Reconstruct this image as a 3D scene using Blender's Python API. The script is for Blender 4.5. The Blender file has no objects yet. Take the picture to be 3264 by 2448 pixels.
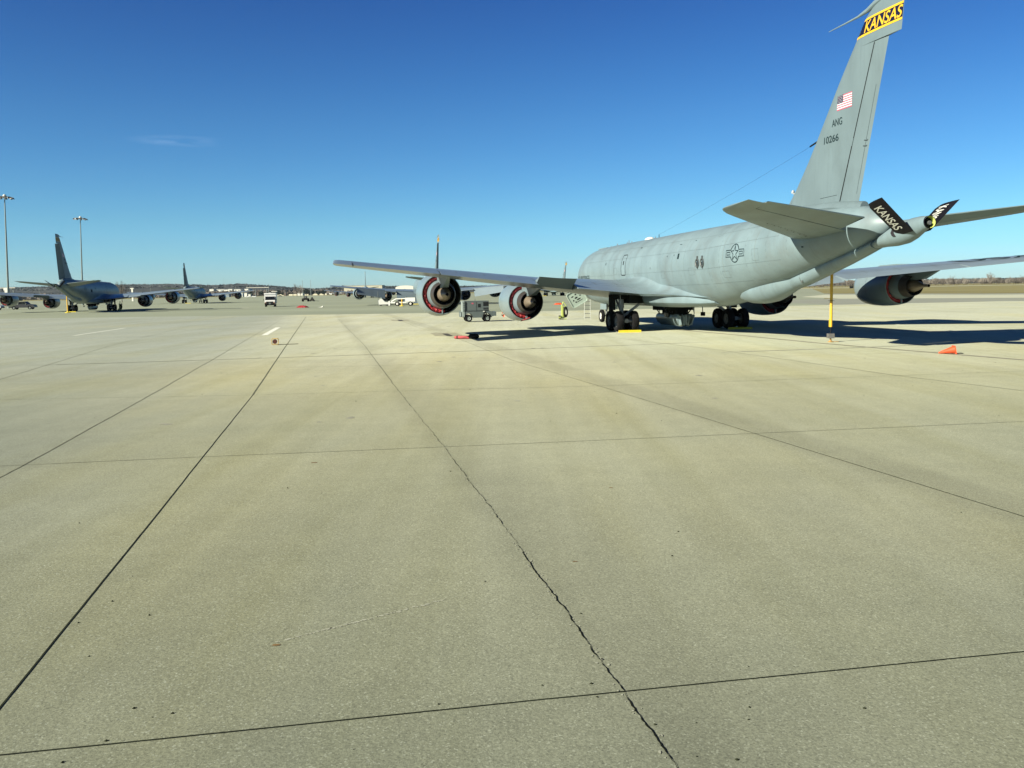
import bpy, math, random
from mathutils import Vector, Matrix
R = math.radians
random.seed(7)
S = bpy.context.scene
COL = S.collection

# ------------------------------------------------------------------ camera, world, sun
cam_d = bpy.data.cameras.new('camera'); cam = bpy.data.objects.new('camera', cam_d); COL.objects.link(cam)
cam_d.sensor_width = 36.0; cam_d.lens = 36.0 * 2822.0 / 3264.0
cam_d.clip_start = 0.1; cam_d.clip_end = 20000
PITCH, ROLL, CAMH = 0.105512, -0.017485, 2.497
fwd = Vector((0, math.cos(PITCH), -math.sin(PITCH))); rgt = Vector((1, 0, 0)); upv = rgt.cross(fwd)
cr, sr = math.cos(ROLL), math.sin(ROLL)
rgt2 = rgt * cr + upv * sr; up2 = upv * cr - rgt * sr
m = Matrix.Identity(4)
for i in range(3):
    m[i][0] = rgt2[i]; m[i][1] = up2[i]; m[i][2] = -fwd[i]
m[0][3], m[1][3], m[2][3] = 0, 0, CAMH
cam.matrix_world = m
S.camera = cam

SUN_AZ, SUN_EL = 34.0, 27.0            # light travels towards this azimuth (from +X to +Y)
w = bpy.data.worlds.new('World'); S.world = w; w.use_nodes = True
wn, wl = w.node_tree.nodes, w.node_tree.links
wn.clear()
wo = wn.new('ShaderNodeOutputWorld'); bg = wn.new('ShaderNodeBackground')
sky = wn.new('ShaderNodeTexSky'); sky.sky_type = 'NISHITA'; sky.sun_disc = False
sky.sun_elevation = R(SUN_EL)
sx, sy = -math.cos(R(SUN_AZ)), -math.sin(R(SUN_AZ))
sky.sun_rotation = math.atan2(sx, sy) % (2 * math.pi)
sky.altitude = 300; sky.air_density = 1.0; sky.dust_density = 0.1; sky.ozone_density = 3.0
bg.inputs['Strength'].default_value = 0.0535
hs = wn.new('ShaderNodeHueSaturation'); hs.inputs['Saturation'].default_value = 1.3; hs.inputs['Value'].default_value = 1.0; hs.inputs['Hue'].default_value = 0.49
# a faint wisp of cirrus high on the left
geo = wn.new('ShaderNodeTexCoord')
mp = wn.new('ShaderNodeMapping'); mp.vector_type = 'POINT'
cdir = (rgt2 * ((570 - 1632) / 2822) + up2 * ((1224 - 449) / 2822) + fwd).normalized()
sub = wn.new('ShaderNodeVectorMath'); sub.operation = 'SUBTRACT'; sub.inputs[1].default_value = cdir
scl = wn.new('ShaderNodeVectorMath'); scl.operation = 'MULTIPLY'; scl.inputs[1].default_value = (1 / .055, 1 / .055, 1 / .0065)
ln = wn.new('ShaderNodeVectorMath'); ln.operation = 'LENGTH'
mr = wn.new('ShaderNodeMapRange'); mr.inputs[1].default_value = 1.0; mr.inputs[2].default_value = 0.0; mr.inputs[3].default_value = 0; mr.inputs[4].default_value = 1
nz = wn.new('ShaderNodeTexNoise'); nz.inputs['Scale'].default_value = 28; nz.inputs['Detail'].default_value = 6
nm = wn.new('ShaderNodeVectorMath'); nm.operation = 'MULTIPLY'; nm.inputs[1].default_value = (1, 1, 5)
mul = wn.new('ShaderNodeMath'); mul.operation = 'MULTIPLY'
mr2 = wn.new('ShaderNodeMapRange'); mr2.inputs[1].default_value = 0.42; mr2.inputs[2].default_value = 0.75; mr2.inputs[3].default_value = 0; mr2.inputs[4].default_value = .65
mix = wn.new('ShaderNodeMix'); mix.data_type = 'RGBA'; mix.inputs[7].default_value = (5.5, 6.5, 7.5, 1)
wl.new(geo.outputs['Generated'], sub.inputs[0]); wl.new(sub.outputs[0], scl.inputs[0]); wl.new(scl.outputs[0], ln.inputs[0])
wl.new(ln.outputs['Value'], mr.inputs[0]); wl.new(geo.outputs['Generated'], nm.inputs[0]); wl.new(nm.outputs[0], nz.inputs['Vector'])
wl.new(nz.outputs[0], mr2.inputs[0]); wl.new(mr.outputs[0], mul.inputs[0]); wl.new(mr2.outputs[0], mul.inputs[1])
wl.new(sky.outputs[0], hs.inputs['Color']); wl.new(hs.outputs[0], mix.inputs[6]); wl.new(mul.outputs[0], mix.inputs[0])
tint = wn.new('ShaderNodeMix'); tint.data_type = 'RGBA'; tint.blend_type = 'MULTIPLY'; tint.inputs[0].default_value = 1; 
sx3 = wn.new('ShaderNodeSeparateXYZ'); wl.new(geo.outputs['Generated'], sx3.inputs[0])
rmp = wn.new('ShaderNodeValToRGB'); wl.new(sx3.outputs[2], rmp.inputs[0])
RT = [(0.0, (.40, .64, 1.0)), (.045, (.385, .65, .925)), (.078, (.39, .62, .82)), (.184, (.40, .52, .73)), (.30, (.345, .38, .64)), (.45, (.17, .20, .42)), (.8, (.09, .11, .28))]
while len(rmp.color_ramp.elements) < len(RT): rmp.color_ramp.elements.new(.5)
for e_, (p_, c_) in zip(rmp.color_ramp.elements, RT): e_.position = p_
for e_, (p_, c_) in zip(rmp.color_ramp.elements, RT): e_.color = c_ + (1,)
wl.new(rmp.outputs[0], tint.inputs[7])
wl.new(mix.outputs[2], tint.inputs[6]); wl.new(tint.outputs[2], bg.inputs['Color']); wl.new(bg.outputs[0], wo.inputs[0])

sun_d = bpy.data.lights.new('sun', 'SUN'); sun = bpy.data.objects.new('sun', sun_d); COL.objects.link(sun)
sun_d.energy = 5.0; sun_d.angle = R(0.53); sun_d.color = (1.0, 0.93, 0.76)
ldir = Vector((math.cos(R(SUN_AZ)) * math.cos(R(SUN_EL)), math.sin(R(SUN_AZ)) * math.cos(R(SUN_EL)), -math.sin(R(SUN_EL))))
sun.rotation_euler = ldir.to_track_quat('-Z', 'Y').to_euler()
sun.location = (-60, -40, 60)

S.view_settings.view_transform = 'Standard'; S.view_settings.look = 'None'
S.view_settings.gamma = 1.0; S.view_settings.exposure = 1.5; S.view_settings.use_curve_mapping = False

# ------------------------------------------------------------------ materials
ALB = .55
def srgb(c):
    return tuple((x / 12.92 if x <= .04045 else ((x + .055) / 1.055) ** 2.4) for x in c)

def mat(name, col, rough=.6, metal=0.0, var=.12, vscale=1.5, bump=0.0, bscale=20, stretch=(1, 1, 1), coat=0, spec=.5, dirt=None, dirt_scale=1.0, emit=None, dirt_amt=.6, streak=0):
    col = tuple(c * ALB for c in col); dirt = dirt and tuple(c * ALB for c in dirt)
    M = bpy.data.materials.new(name); M.use_nodes = True
    n, l = M.node_tree.nodes, M.node_tree.links
    b = n['Principled BSDF']
    b.inputs['Roughness'].default_value = rough; b.inputs['Metallic'].default_value = metal
    b.inputs['Specular IOR Level'].default_value = spec
    b.inputs['Coat Weight'].default_value = coat; b.inputs['Coat Roughness'].default_value = .25
    tc = n.new('ShaderNodeTexCoord'); mpn = n.new('ShaderNodeMapping'); mpn.inputs['Scale'].default_value = stretch
    l.new(tc.outputs['Object'], mpn.inputs[0])
    t = n.new('ShaderNodeTexNoise'); t.inputs['Scale'].default_value = vscale; t.inputs['Detail'].default_value = 5
    l.new(mpn.outputs[0], t.inputs['Vector'])
    r = n.new('ShaderNodeValToRGB')
    r.color_ramp.elements[0].position = .3; r.color_ramp.elements[1].position = .7
    r.color_ramp.elements[0].color = tuple(c * (1 - var) for c in col) + (1,)
    r.color_ramp.elements[1].color = tuple(min(1, c * (1 + var)) for c in col) + (1,)
    l.new(t.outputs[0], r.inputs[0])
    out = r.outputs[0]
    if dirt:
        t2 = n.new('ShaderNodeTexNoise'); t2.inputs['Scale'].default_value = dirt_scale; t2.inputs['Detail'].default_value = 8; t2.inputs['Roughness'].default_value = .7
        l.new(mpn.outputs[0], t2.inputs['Vector'])
        mr = n.new('ShaderNodeMapRange'); mr.inputs[1].default_value = .5; mr.inputs[2].default_value = .75; mr.inputs[4].default_value = dirt_amt
        l.new(t2.outputs[0], mr.inputs[0])
        mx = n.new('ShaderNodeMix'); mx.data_type = 'RGBA'; mx.inputs[7].default_value = tuple(dirt) + (1,)
        l.new(mr.outputs[0], mx.inputs[0]); l.new(out, mx.inputs[6]); out = mx.outputs[2]
    if streak:
        ms = n.new('ShaderNodeMapping'); ms.inputs['Scale'].default_value = (.6, 5.5, .30); l.new(tc.outputs['Object'], ms.inputs[0])
        t4 = n.new('ShaderNodeTexNoise'); t4.inputs['Scale'].default_value = 1.3; t4.inputs['Detail'].default_value = 5; t4.inputs['Roughness'].default_value = .65; l.new(ms.outputs[0], t4.inputs['Vector'])
        r4 = n.new('ShaderNodeMapRange'); r4.inputs[1].default_value = .50; r4.inputs[2].default_value = .72; l.new(t4.outputs[0], r4.inputs[0])
        t5 = n.new('ShaderNodeTexNoise'); t5.inputs['Scale'].default_value = .28; t5.inputs['Detail'].default_value = 3; l.new(tc.outputs['Object'], t5.inputs['Vector'])
        r5 = n.new('ShaderNodeMapRange'); r5.inputs[1].default_value = .42; r5.inputs[2].default_value = .62; r5.inputs[4].default_value = streak; l.new(t5.outputs[0], r5.inputs[0])
        mu = n.new('ShaderNodeMath'); mu.operation = 'MULTIPLY'; l.new(r4.outputs[0], mu.inputs[0]); l.new(r5.outputs[0], mu.inputs[1])
        mx5 = n.new('ShaderNodeMix'); mx5.data_type = 'RGBA'; mx5.inputs[7].default_value = tuple(c * .45 for c in col) + (1,)
        l.new(mu.outputs[0], mx5.inputs[0]); l.new(out, mx5.inputs[6]); out = mx5.outputs[2]
    l.new(out, b.inputs['Base Color'])
    if bump:
        t3 = n.new('ShaderNodeTexNoise'); t3.inputs['Scale'].default_value = bscale; t3.inputs['Detail'].default_value = 4
        l.new(tc.outputs['Object'], t3.inputs['Vector'])
        bp = n.new('ShaderNodeBump'); bp.inputs['Strength'].default_value = bump; bp.inputs['Distance'].default_value = .02
        l.new(t3.outputs[0], bp.inputs['Height']); l.new(bp.outputs[0], b.inputs['Normal'])
    if emit:
        b.inputs['Emission Color'].default_value = tuple(emit) + (1,); b.inputs['Emission Strength'].default_value = 1
    return M

G1 = (.20, .285, .315)
MAT = dict(
    skin=mat('aircraft_grey_paint', G1, .5, var=.13, vscale=1.1, stretch=(1, .8, .6), dirt=(.15, .16, .15), dirt_scale=.7, dirt_amt=.45, coat=.04, streak=.30),
    finskin=mat('fin_grey_shaded', tuple(c * .76 for c in G1), .55, var=.10, vscale=.8, stretch=(1, 1, .5), dirt=(.10, .14, .15), dirt_scale=.55, dirt_amt=.6, streak=.2),  # aircraft grey darkened: oblique sun on the fin is painted into the colour
    wing=mat('wing_grey_paint', (.22, .29, .33), .34, var=.08, vscale=.8, coat=.25, stretch=(1, .4, 1), dirt=(.2, .21, .2), dirt_scale=.6, dirt_amt=.5),
    cowl=mat('cowl_grey_paint', (.21, .285, .31), .36, var=.06, vscale=.8, dirt=(.2, .22, .2), dirt_scale=1.4, dirt_amt=.5, coat=.15),
    dark=mat('seam_dark', (.012, .016, .018), .8, var=.2, spec=.15),
    black=mat('black_paint', (.008, .008, .013), .6, var=.2, spec=.12),
    well=mat('wheel_well_dark', (.014, .016, .015), .9, var=.3, spec=.1),
    tyre=mat('tyre_rubber', (.011, .011, .012), .9, var=.35, vscale=4, spec=.15),
    hub=mat('wheel_hub_grey', (.16, .17, .17), .5, var=.2, vscale=6),
    hubw=mat('wheel_hub_white', (.75, .75, .68), .5, var=.05),
    strut=mat('gear_strut_white', (.38, .41, .42), .4, var=.1, vscale=3),
    nozzle=mat('exhaust_metal', (.11, .095, .08), .45, metal=.6, var=.25, vscale=4),
    plug=mat('exhaust_plug_metal', (.28, .23, .17), .45, metal=.35, var=.15, vscale=3),
    red=mat('red_cover_fabric', (.40, .022, .03), .6, var=.35, vscale=5, bump=.6, bscale=6),
    lettering=mat('dark_lettering', (.012, .032, .038), .7, var=.1, spec=.15),
    navy=mat('navy_band_paint', (.005, .009, .04), .6, var=.1, spec=.15),
    yellow=mat('yellow_paint', (.85, .50, .02), .5, var=.1, vscale=4),
    chock=mat('chock_yellow', (.75, .60, .02), .6, var=.15, vscale=5, dirt=(.3, .22, .05), dirt_scale=5),
    white=mat('white_paint', (.78, .80, .74), .5, var=.04),
    flagred=mat('flag_red_paint', (.55, .10, .16), .5, var=.05),
    flagwhite=mat('flag_white_paint', (.85, .75, .78), .5, var=.03),
    flagblue=mat('flag_blue_paint', (.01, .02, .06), .6, var=.05, spec=.15),
    rubber=mat('black_hose_rubber', (.009, .010, .009), .7, var=.2, spec=.2),
    glass=mat('dark_window_glass', (.012, .016, .018), .12, var=.1),
    orange=mat('orange_cone_plastic', (.85, .11, .03), .5, var=.08, vscale=6),
    lime=mat('lime_yellow_paint', (.62, .72, .18), .5, var=.08),
    gse=mat('ground_unit_grey', (.105, .135, .135), .45, var=.08, vscale=3, dirt=(.1, .11, .1), dirt_scale=3),
    gsel=mat('ground_unit_light', (.30, .36, .34), .45, var=.06, vscale=3),
    hatch=mat('hatch_inner_primer', (.40, .50, .43), .5, var=.08, vscale=4),
    alu=mat('ladder_aluminium', (.52, .55, .50), .5, metal=.0, var=.1),
    pole=mat('galvanised_pole', (.20, .25, .24), .5, var=.1),
    olive=mat('dark_olive_paint', (.022, .022, .018), .8, var=.25, spec=.15),
    reel=mat('reel_brown', (.09, .015, .008), .7, var=.3, vscale=10),
    cream=mat('cream_cladding', (.60, .58, .42), .7, var=.05, vscale=.3),
    offwhite=mat('white_cladding', (.80, .80, .70), .7, var=.05, vscale=.3),
    bluegrey=mat('blue_grey_cladding', (.22, .28, .30), .7, var=.1, vscale=.3),
    brown=mat('brown_cladding', (.13, .10, .08), .8, var=.2, vscale=.4),
    steel=mat('weight_grey', (.15, .15, .14), .6, var=.2, vscale=9),
    bark=mat('bare_bark', (.16, .13, .11), .9, var=.3, vscale=2),
    twig=mat('bare_twigs', (.25, .225, .19), .95, var=.35, vscale=1.0),
    ever=mat('evergreen_foliage', (.035, .055, .025), .9, var=.4, vscale=1.0),
    carblack=mat('black_car_paint', (.012, .014, .018), .45, var=.1, coat=.1),
    carwhite=mat('white_car_paint', (.80, .82, .80), .3, var=.03, coat=.3),
    lampglass=mat('headlamp_glass', (.7, .7, .65), .15, var=.02),
    amber=mat('amber_lens', (.6, .18, .04), .3, var=.05),
)

# ------------------------------------------------------------------ mesh builder
class MB:
    def __init__(s):
        s.v = []; s.f = []; s.m = []
    def add(s, vs, fs, mi=0):
        o = len(s.v); s.v += [tuple(p) for p in vs]
        for f in fs: s.f.append(tuple(i + o for i in f)); s.m.append(mi)
        return s
    def box(s, c, d, mi=0, rot=None):
        hx, hy, hz = d[0] / 2, d[1] / 2, d[2] / 2
        P = [Vector((x * hx, y * hy, z * hz)) for z in (-1, 1) for y in (-1, 1) for x in (-1, 1)]
        if rot is not None: P = [rot @ p for p in P]
        c = Vector(c)
        s.add([p + c for p in P], [(0, 2, 3, 1), (4, 5, 7, 6), (0, 1, 5, 4), (2, 6, 7, 3), (0, 4, 6, 2), (1, 3, 7, 5)], mi)
        return s
    def loft(s, rings, cap0=True, cap1=True, mi=0, closed=True):
        n = len(rings[0]); o = len(s.v)
        for r in rings: s.v += [tuple(p) for p in r]
        for i in range(len(rings) - 1):
            for j in range(n if closed else n - 1):
                a = o + i * n + j; b = o + i * n + (j + 1) % n
                s.f.append((a, b, b + n, a + n)); s.m.append(mi)
        if cap0: s.f.append(tuple(o + j for j in reversed(range(n)))); s.m.append(mi)
        if cap1: s.f.append(tuple(o + (len(rings) - 1) * n + j for j in range(n))); s.m.append(mi)
        return s
    def tube(s, p0, p1, r0, r1=None, n=12, mi=0, cap=True):
        r1 = r0 if r1 is None else r1
        p0, p1 = Vector(p0), Vector(p1); d = (p1 - p0).normalized()
        u = d.orthogonal().normalized(); v = d.cross(u)
        return s.loft([[p + (u * math.cos(t) + v * math.sin(t)) * r for t in [2 * math.pi * k / n for k in range(n)]] for p, r in ((p0, r0), (p1, r1))], cap, cap, mi)
    def path(s, pts, r, n=8, mi=0):
        pts = [Vector(p) for p in pts]; rings = []
        for i, p in enumerate(pts):
            d = (pts[min(i + 1, len(pts) - 1)] - pts[max(i - 1, 0)]).normalized()
            u = d.cross(Vector((0.13, 0.21, 1))).normalized(); v = d.cross(u)
            rr = r[i] if isinstance(r, (list, tuple)) else r
            rings.append([p + (u * math.cos(t) + v * math.sin(t)) * rr for t in [2 * math.pi * k / n for k in range(n)]])
        return s.loft(rings, True, True, mi)
    def lathe(s, prof, o, ax, n=32, mi=0, cap0=False, cap1=False):
        """prof: list of (distance along ax, radius)"""
        o, ax = Vector(o), Vector(ax).normalized()
        u = ax.orthogonal().normalized(); v = ax.cross(u)
        return s.loft([[o + ax * t + (u * math.cos(q) + v * math.sin(q)) * r for q in [2 * math.pi * k / n for k in range(n)]] for t, r in prof], cap0, cap1, mi)
    def prism(s, poly, frame, depth, mi=0):
        """poly 2-D points, frame(u,v,w)->3-D; w from 0..depth"""
        n = len(poly); o = len(s.v)
        for wv in (0, depth):
            for (a, b) in poly: s.v.append(tuple(frame(a, b, wv)))
        s.f.append(tuple(o + i for i in reversed(range(n)))); s.m.append(mi)
        s.f.append(tuple(o + n + i for i in range(n))); s.m.append(mi)
        for i in range(n):
            j = (i + 1) % n; s.f.append((o + i, o + j, o + n + j, o + n + i)); s.m.append(mi)
        return s
    def mesh(s, name, mats):
        me = bpy.data.meshes.new(name); me.from_pydata(s.v, [], s.f)
        for mm in mats: me.materials.append(mm)
        for p, i in zip(me.polygons, s.m): p.material_index = i; p.use_smooth = True
        me.validate(); me.update()
        me.set_sharp_from_angle(angle=R(35))
        return me

def put(name, me, parent=None):
    o = bpy.data.objects.new(name, me); COL.objects.link(o)
    if parent is not None: o.parent = parent
    return o
def tag(o, label=None, cat=None, group=None, kind=None):
    if label: o['label'] = label
    if cat: o['category'] = cat
    if group: o['group'] = group
    if kind: o['kind'] = kind
    return o
def empty(name, loc=(0, 0, 0), rz=0):
    o = bpy.data.objects.new(name, None); COL.objects.link(o); o.location = loc; o.rotation_euler = (0, 0, rz); o.empty_display_size = .5
    return o
def copy_tree(o, parent=None):
    c = o.copy(); COL.objects.link(c)
    if parent is not None: c.parent = parent
    for ch in list(o.children): copy_tree(ch, c)
    return c
def structure(name, mb, mats):
    return tag(put(name, mb.mesh(name, mats)), kind='structure')

_tc = {}
def text2d(txt):
    """filled lettering as 2-D verts in a unit box, and faces"""
    if txt in _tc: return _tc[txt]
    cu = bpy.data.curves.new('t', 'FONT'); cu.body = txt; cu.offset = .012
    ob = bpy.data.objects.new('t', cu); COL.objects.link(ob)
    dg = bpy.context.evaluated_depsgraph_get(); me = ob.evaluated_get(dg).to_mesh()
    vs = [(v.co.x, v.co.y) for v in me.vertices]; fs = [tuple(p.vertices) for p in me.polygons]
    ob.evaluated_get(dg).to_mesh_clear(); bpy.data.objects.remove(ob); bpy.data.curves.remove(cu)
    x0 = min(v[0] for v in vs); x1 = max(v[0] for v in vs); y0 = min(v[1] for v in vs); y1 = max(v[1] for v in vs)
    _tc[txt] = ([((x - x0) / (x1 - x0), (y - y0) / (y1 - y0)) for x, y in vs], fs)
    return _tc[txt]
def text_on(mb, txt, f, mi=0):
    vs, fs = text2d(txt); mb.add([f(u, v) for u, v in vs], fs, mi)
def strip2d(pts, wd, closed=False):
    """flat ribbon polygon quads along 2-D points"""
    n = len(pts); L = []; Q = []
    for i in range(n):
        if closed: a, b = pts[i - 1], pts[(i + 1) % n]
        else: a, b = pts[max(i - 1, 0)], pts[min(i + 1, n - 1)]
        dx, dy = b[0] - a[0], b[1] - a[1]; d = math.hypot(dx, dy) or 1
        ww = wd[i] if isinstance(wd, (list, tuple)) else wd
        nx, ny = -dy / d * ww / 2, dx / d * ww / 2
        L.append((pts[i][0] + nx, pts[i][1] + ny)); Q.append((pts[i][0] - nx, pts[i][1] - ny))
    fs = [(i, (i + 1) % n, (i + 1) % n + n, i + n) for i in range(n if closed else n - 1)]
    return L + Q, fs

# ================================================================== GROUND
def ground_mat():
    M = bpy.data.materials.new('concrete_apron'); M.use_nodes = True
    n, l = M.node_tree.nodes, M.node_tree.links; b = n['Principled BSDF']
    b.inputs['Roughness'].default_value = .85; b.inputs['Specular IOR Level'].default_value = .25
    tc = n.new('ShaderNodeTexCoord')
    def noise(sc, det=4, rough=.5, src=None, stretch=None):
        t = n.new('ShaderNodeTexNoise'); t.inputs['Scale'].default_value = sc; t.inputs['Detail'].default_value = det; t.inputs['Roughness'].default_value = rough
        if stretch:
            mm = n.new('ShaderNodeMapping'); mm.inputs['Scale'].default_value = stretch; mm.inputs['Rotation'].default_value = (0, 0, R(11)); l.new(tc.outputs['Object'], mm.inputs[0]); l.new(mm.outputs[0], t.inputs['Vector'])
        else: l.new(tc.outputs['Object'], t.inputs['Vector'])
        return t.outputs[0]
    def ramp(src, p0, p1, c0, c1):
        r = n.new('ShaderNodeValToRGB'); r.color_ramp.elements[0].position = p0; r.color_ramp.elements[1].position = p1
        r.color_ramp.elements[0].color = c0; r.color_ramp.elements[1].color = c1; l.new(src, r.inputs[0]); return r.outputs[0]
    def mixc(f, a, bb, mode='MIX', fac=None):
        x = n.new('ShaderNodeMix'); x.data_type = 'RGBA'; x.blend_type = mode
        if fac is not None: x.inputs[0].default_value = fac
        else: l.new(f, x.inputs[0])
        l.new(a, x.inputs[6]); l.new(bb, x.inputs[7]); return x.outputs[2]
    base = ramp(noise(.11, 5, .6), .32, .68, (.348, .360, .268, 1), (.418, .428, .318, 1))
    # tracks of tyres / rust film along the lanes
    lane = ramp(noise(.55, 4, .6, stretch=(1, .06, 1)), .45, .72, (1, 1, 1, 1), (.90, .89, .80, 1))
    c = mixc(None, base, lane, 'MULTIPLY', 1.0)
    warm = ramp(noise(.22, 3, .5, stretch=(1, .35, 1)), .5, .75, (1, 1, 1, 1), (1.05, 1.0, .84, 1))
    c = mixc(None, c, warm, 'MULTIPLY', .9)
    cross = ramp(noise(.35, 4, .6, stretch=(.07, 1, 1)), .5, .7, (1, 1, 1, 1), (.93, .935, .93, 1))
    c = mixc(None, c, cross, 'MULTIPLY', .8)
    blot = ramp(noise(1.7, 6, .65), .35, .66, (.95, .95, .95, 1), (1.04, 1.04, 1.04, 1))
    c = mixc(None, c, blot, 'MULTIPLY', 1.0)
    # exposed aggregate, pale and dark chips
    v = n.new('ShaderNodeTexVoronoi'); v.inputs['Scale'].default_value = 88; l.new(tc.outputs['Object'], v.inputs['Vector'])
    sep = n.new('ShaderNodeSeparateColor'); l.new(v.outputs['Color'], sep.inputs[0])
    chip = ramp(sep.outputs[0], 0, 1, (.74, .74, .74, 1), (1.16, 1.16, 1.16, 1))
    chip_e = n.new('ShaderNodeMapRange'); chip_e.inputs[1].default_value = .93; chip_e.inputs[2].default_value = .97; chip_e.inputs[3].default_value = 0; chip_e.inputs[4].default_value = .8
    l.new(sep.outputs[1], chip_e.inputs[0])
    pale = n.new('ShaderNodeRGB'); pale.outputs[0].default_value = (.56, .58, .46, 1)
    c = mixc(None, c, chip, 'MULTIPLY', .9)
    c = mixc(chip_e.outputs[0], c, pale.outputs[0])
    dk = n.new('ShaderNodeRGB'); dk.outputs[0].default_value = (.13, .135, .10, 1)
    dk_e = n.new('ShaderNodeMapRange'); dk_e.inputs[1].default_value = .95; dk_e.inputs[2].default_value = .98; dk_e.inputs[3].default_value = 0; dk_e.inputs[4].default_value = .4
    l.new(sep.outputs[2], dk_e.inputs[0]); c = mixc(dk_e.outputs[0], c, dk.outputs[0])
    # windscreen and exposure falloff painted in: darker nearby (y) and to the left (u)
    sp = n.new('ShaderNodeSeparateXYZ'); l.new(tc.outputs['Object'], sp.inputs[0])
    def math_(op, a, b_, c_=None):
        k = n.new('ShaderNodeMath'); k.operation = op
        for i, q in enumerate((a, b_, c_)):
            if q is None: continue
            if isinstance(q, (int, float)): k.inputs[i].default_value = q
            else: l.new(q, k.inputs[i])
        return k.outputs[0]
    nz_ = noise(.25, 4, .6); nz2 = noise(1.6, 5, .6)
    u = math_('ADD', math_('MULTIPLY', sp.outputs[0], .978), math_('MULTIPLY', sp.outputs[1], .209))
    vv = math_('SUBTRACT', math_('MULTIPLY', sp.outputs[1], .978), math_('MULTIPLY', sp.outputs[0], .209))
    def multi(src, lo, hi, stops, interp_='LINEAR'):
        mr_ = n.new('ShaderNodeMapRange'); mr_.inputs[1].default_value = lo; mr_.inputs[2].default_value = hi; l.new(src, mr_.inputs[0])
        r = n.new('ShaderNodeValToRGB'); r.color_ramp.interpolation = interp_
        while len(r.color_ramp.elements) < len(stops): r.color_ramp.elements.new(.5)
        for e, (p, col_) in zip(r.color_ramp.elements, stops): e.position = (p - lo) / (hi - lo)
        for e, (p, col_) in zip(r.color_ramp.elements, stops): e.color = tuple(col_) + (1,) if isinstance(col_, (tuple, list)) else (col_, col_, col_, 1)
        l.new(mr_.outputs[0], r.inputs[0]); return r.outputs[0]
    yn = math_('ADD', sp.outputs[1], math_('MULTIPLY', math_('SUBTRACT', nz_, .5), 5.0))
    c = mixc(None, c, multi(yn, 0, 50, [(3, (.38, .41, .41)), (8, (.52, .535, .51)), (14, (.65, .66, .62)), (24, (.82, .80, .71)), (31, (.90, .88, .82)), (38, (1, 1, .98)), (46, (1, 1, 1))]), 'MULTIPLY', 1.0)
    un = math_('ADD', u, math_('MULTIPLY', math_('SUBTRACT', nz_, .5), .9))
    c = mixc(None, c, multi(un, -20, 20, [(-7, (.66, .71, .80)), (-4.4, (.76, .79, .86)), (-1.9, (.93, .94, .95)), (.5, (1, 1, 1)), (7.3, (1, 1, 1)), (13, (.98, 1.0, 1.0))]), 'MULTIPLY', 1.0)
    # slab to slab tone
    c = mixc(None, c, multi(u, -20, 20, [(-20, .97), (-4.31, 1.0), (-1.85, .975), (1.84, 1.0), (7.05, .965), (15.2, 1.0)], 'CONSTANT'), 'MULTIPLY', 1.0)
    c = mixc(None, c, multi(vv, 0, 60, [(0, .985), (5.02, 1.0), (13.95, .97), (22.36, 1.0), (28.9, .975), (41, 1.0), (57, .97)], 'CONSTANT'), 'MULTIPLY', 1.0)
    # darker film along the longitudinal joints
    us = math_('ADD', u, math_('MULTIPLY', math_('SUBTRACT', nz2, .5), .35))
    c = mixc(None, c, multi(us, -8, 12, [(-2.3, 1.0), (-1.85, .96), (-1.5, 1.0), (1.45, 1.0), (1.85, .86), (2.3, .90), (3.0, 1.0), (6.8, 1.0), (7.05, .88), (7.75, .90), (7.95, 1.03)]), 'MULTIPLY', 1.0)
    # soft tyre tracks
    tr = noise(2.2, 3, .5, stretch=(1, .02, 1)); c = mixc(None, c, ramp(tr, .42, .62, (.955, .955, .95, 1), (1.01, 1.01, 1.01, 1)), 'MULTIPLY', 1.0)
    l.new(c, b.inputs['Base Color'])
    bt = noise(45, 3, .6); bp = n.new('ShaderNodeBump'); bp.inputs['Strength'].default_value = .5; bp.inputs['Distance'].default_value = .006
    l.new(bt, bp.inputs['Height']); l.new(bp.outputs[0], b.inputs['Normal'])
    return M
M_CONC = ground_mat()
M_TAXI = mat('old_dark_concrete', (.335, .375, .265), .85, var=.12, vscale=.05, stretch=(.35, 1, 1), dirt=(.25, .28, .21), dirt_scale=.25, dirt_amt=.5, spec=.25)
M_TAXI2 = mat('asphalt_strip', (.33, .35, .28), .85, var=.08, vscale=.1, spec=.25)
M_LIGHT = mat('pale_runway_concrete', (.60, .62, .46), .85, var=.06, vscale=.05, spec=.25)
M_GRASS = mat('dry_grass', (.30, .275, .12), .95, var=.22, vscale=.03, stretch=(.5, 1, 1), dirt=(.22, .205, .09), dirt_scale=.12, dirt_amt=.6, spec=.1)
M_JOINT = mat('joint_sealant', (.022, .027, .014), .9, var=.4, vscale=3, spec=.1)
M_JOINT2 = mat('worn_joint_sealant', (.17, .18, .12), .9, var=.45, vscale=2, spec=.1)
M_CRACK = mat('crack_dark', (.014, .016, .010), .95, var=.5, vscale=9, spec=.05)
M_SPALL = mat('spalled_edge', (.42, .44, .34), .9, var=.2, vscale=8)

def sheet(name, poly, z, M):
    b = MB(); b.add([(x, y, z) for x, y in poly], [tuple(range(len(poly)))])
    return structure(name, b, [M])
sheet('ground', [(-9000, -300), (9000, -300), (9000, 9000), (-9000, 9000)], 0.0, M_GRASS)
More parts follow.
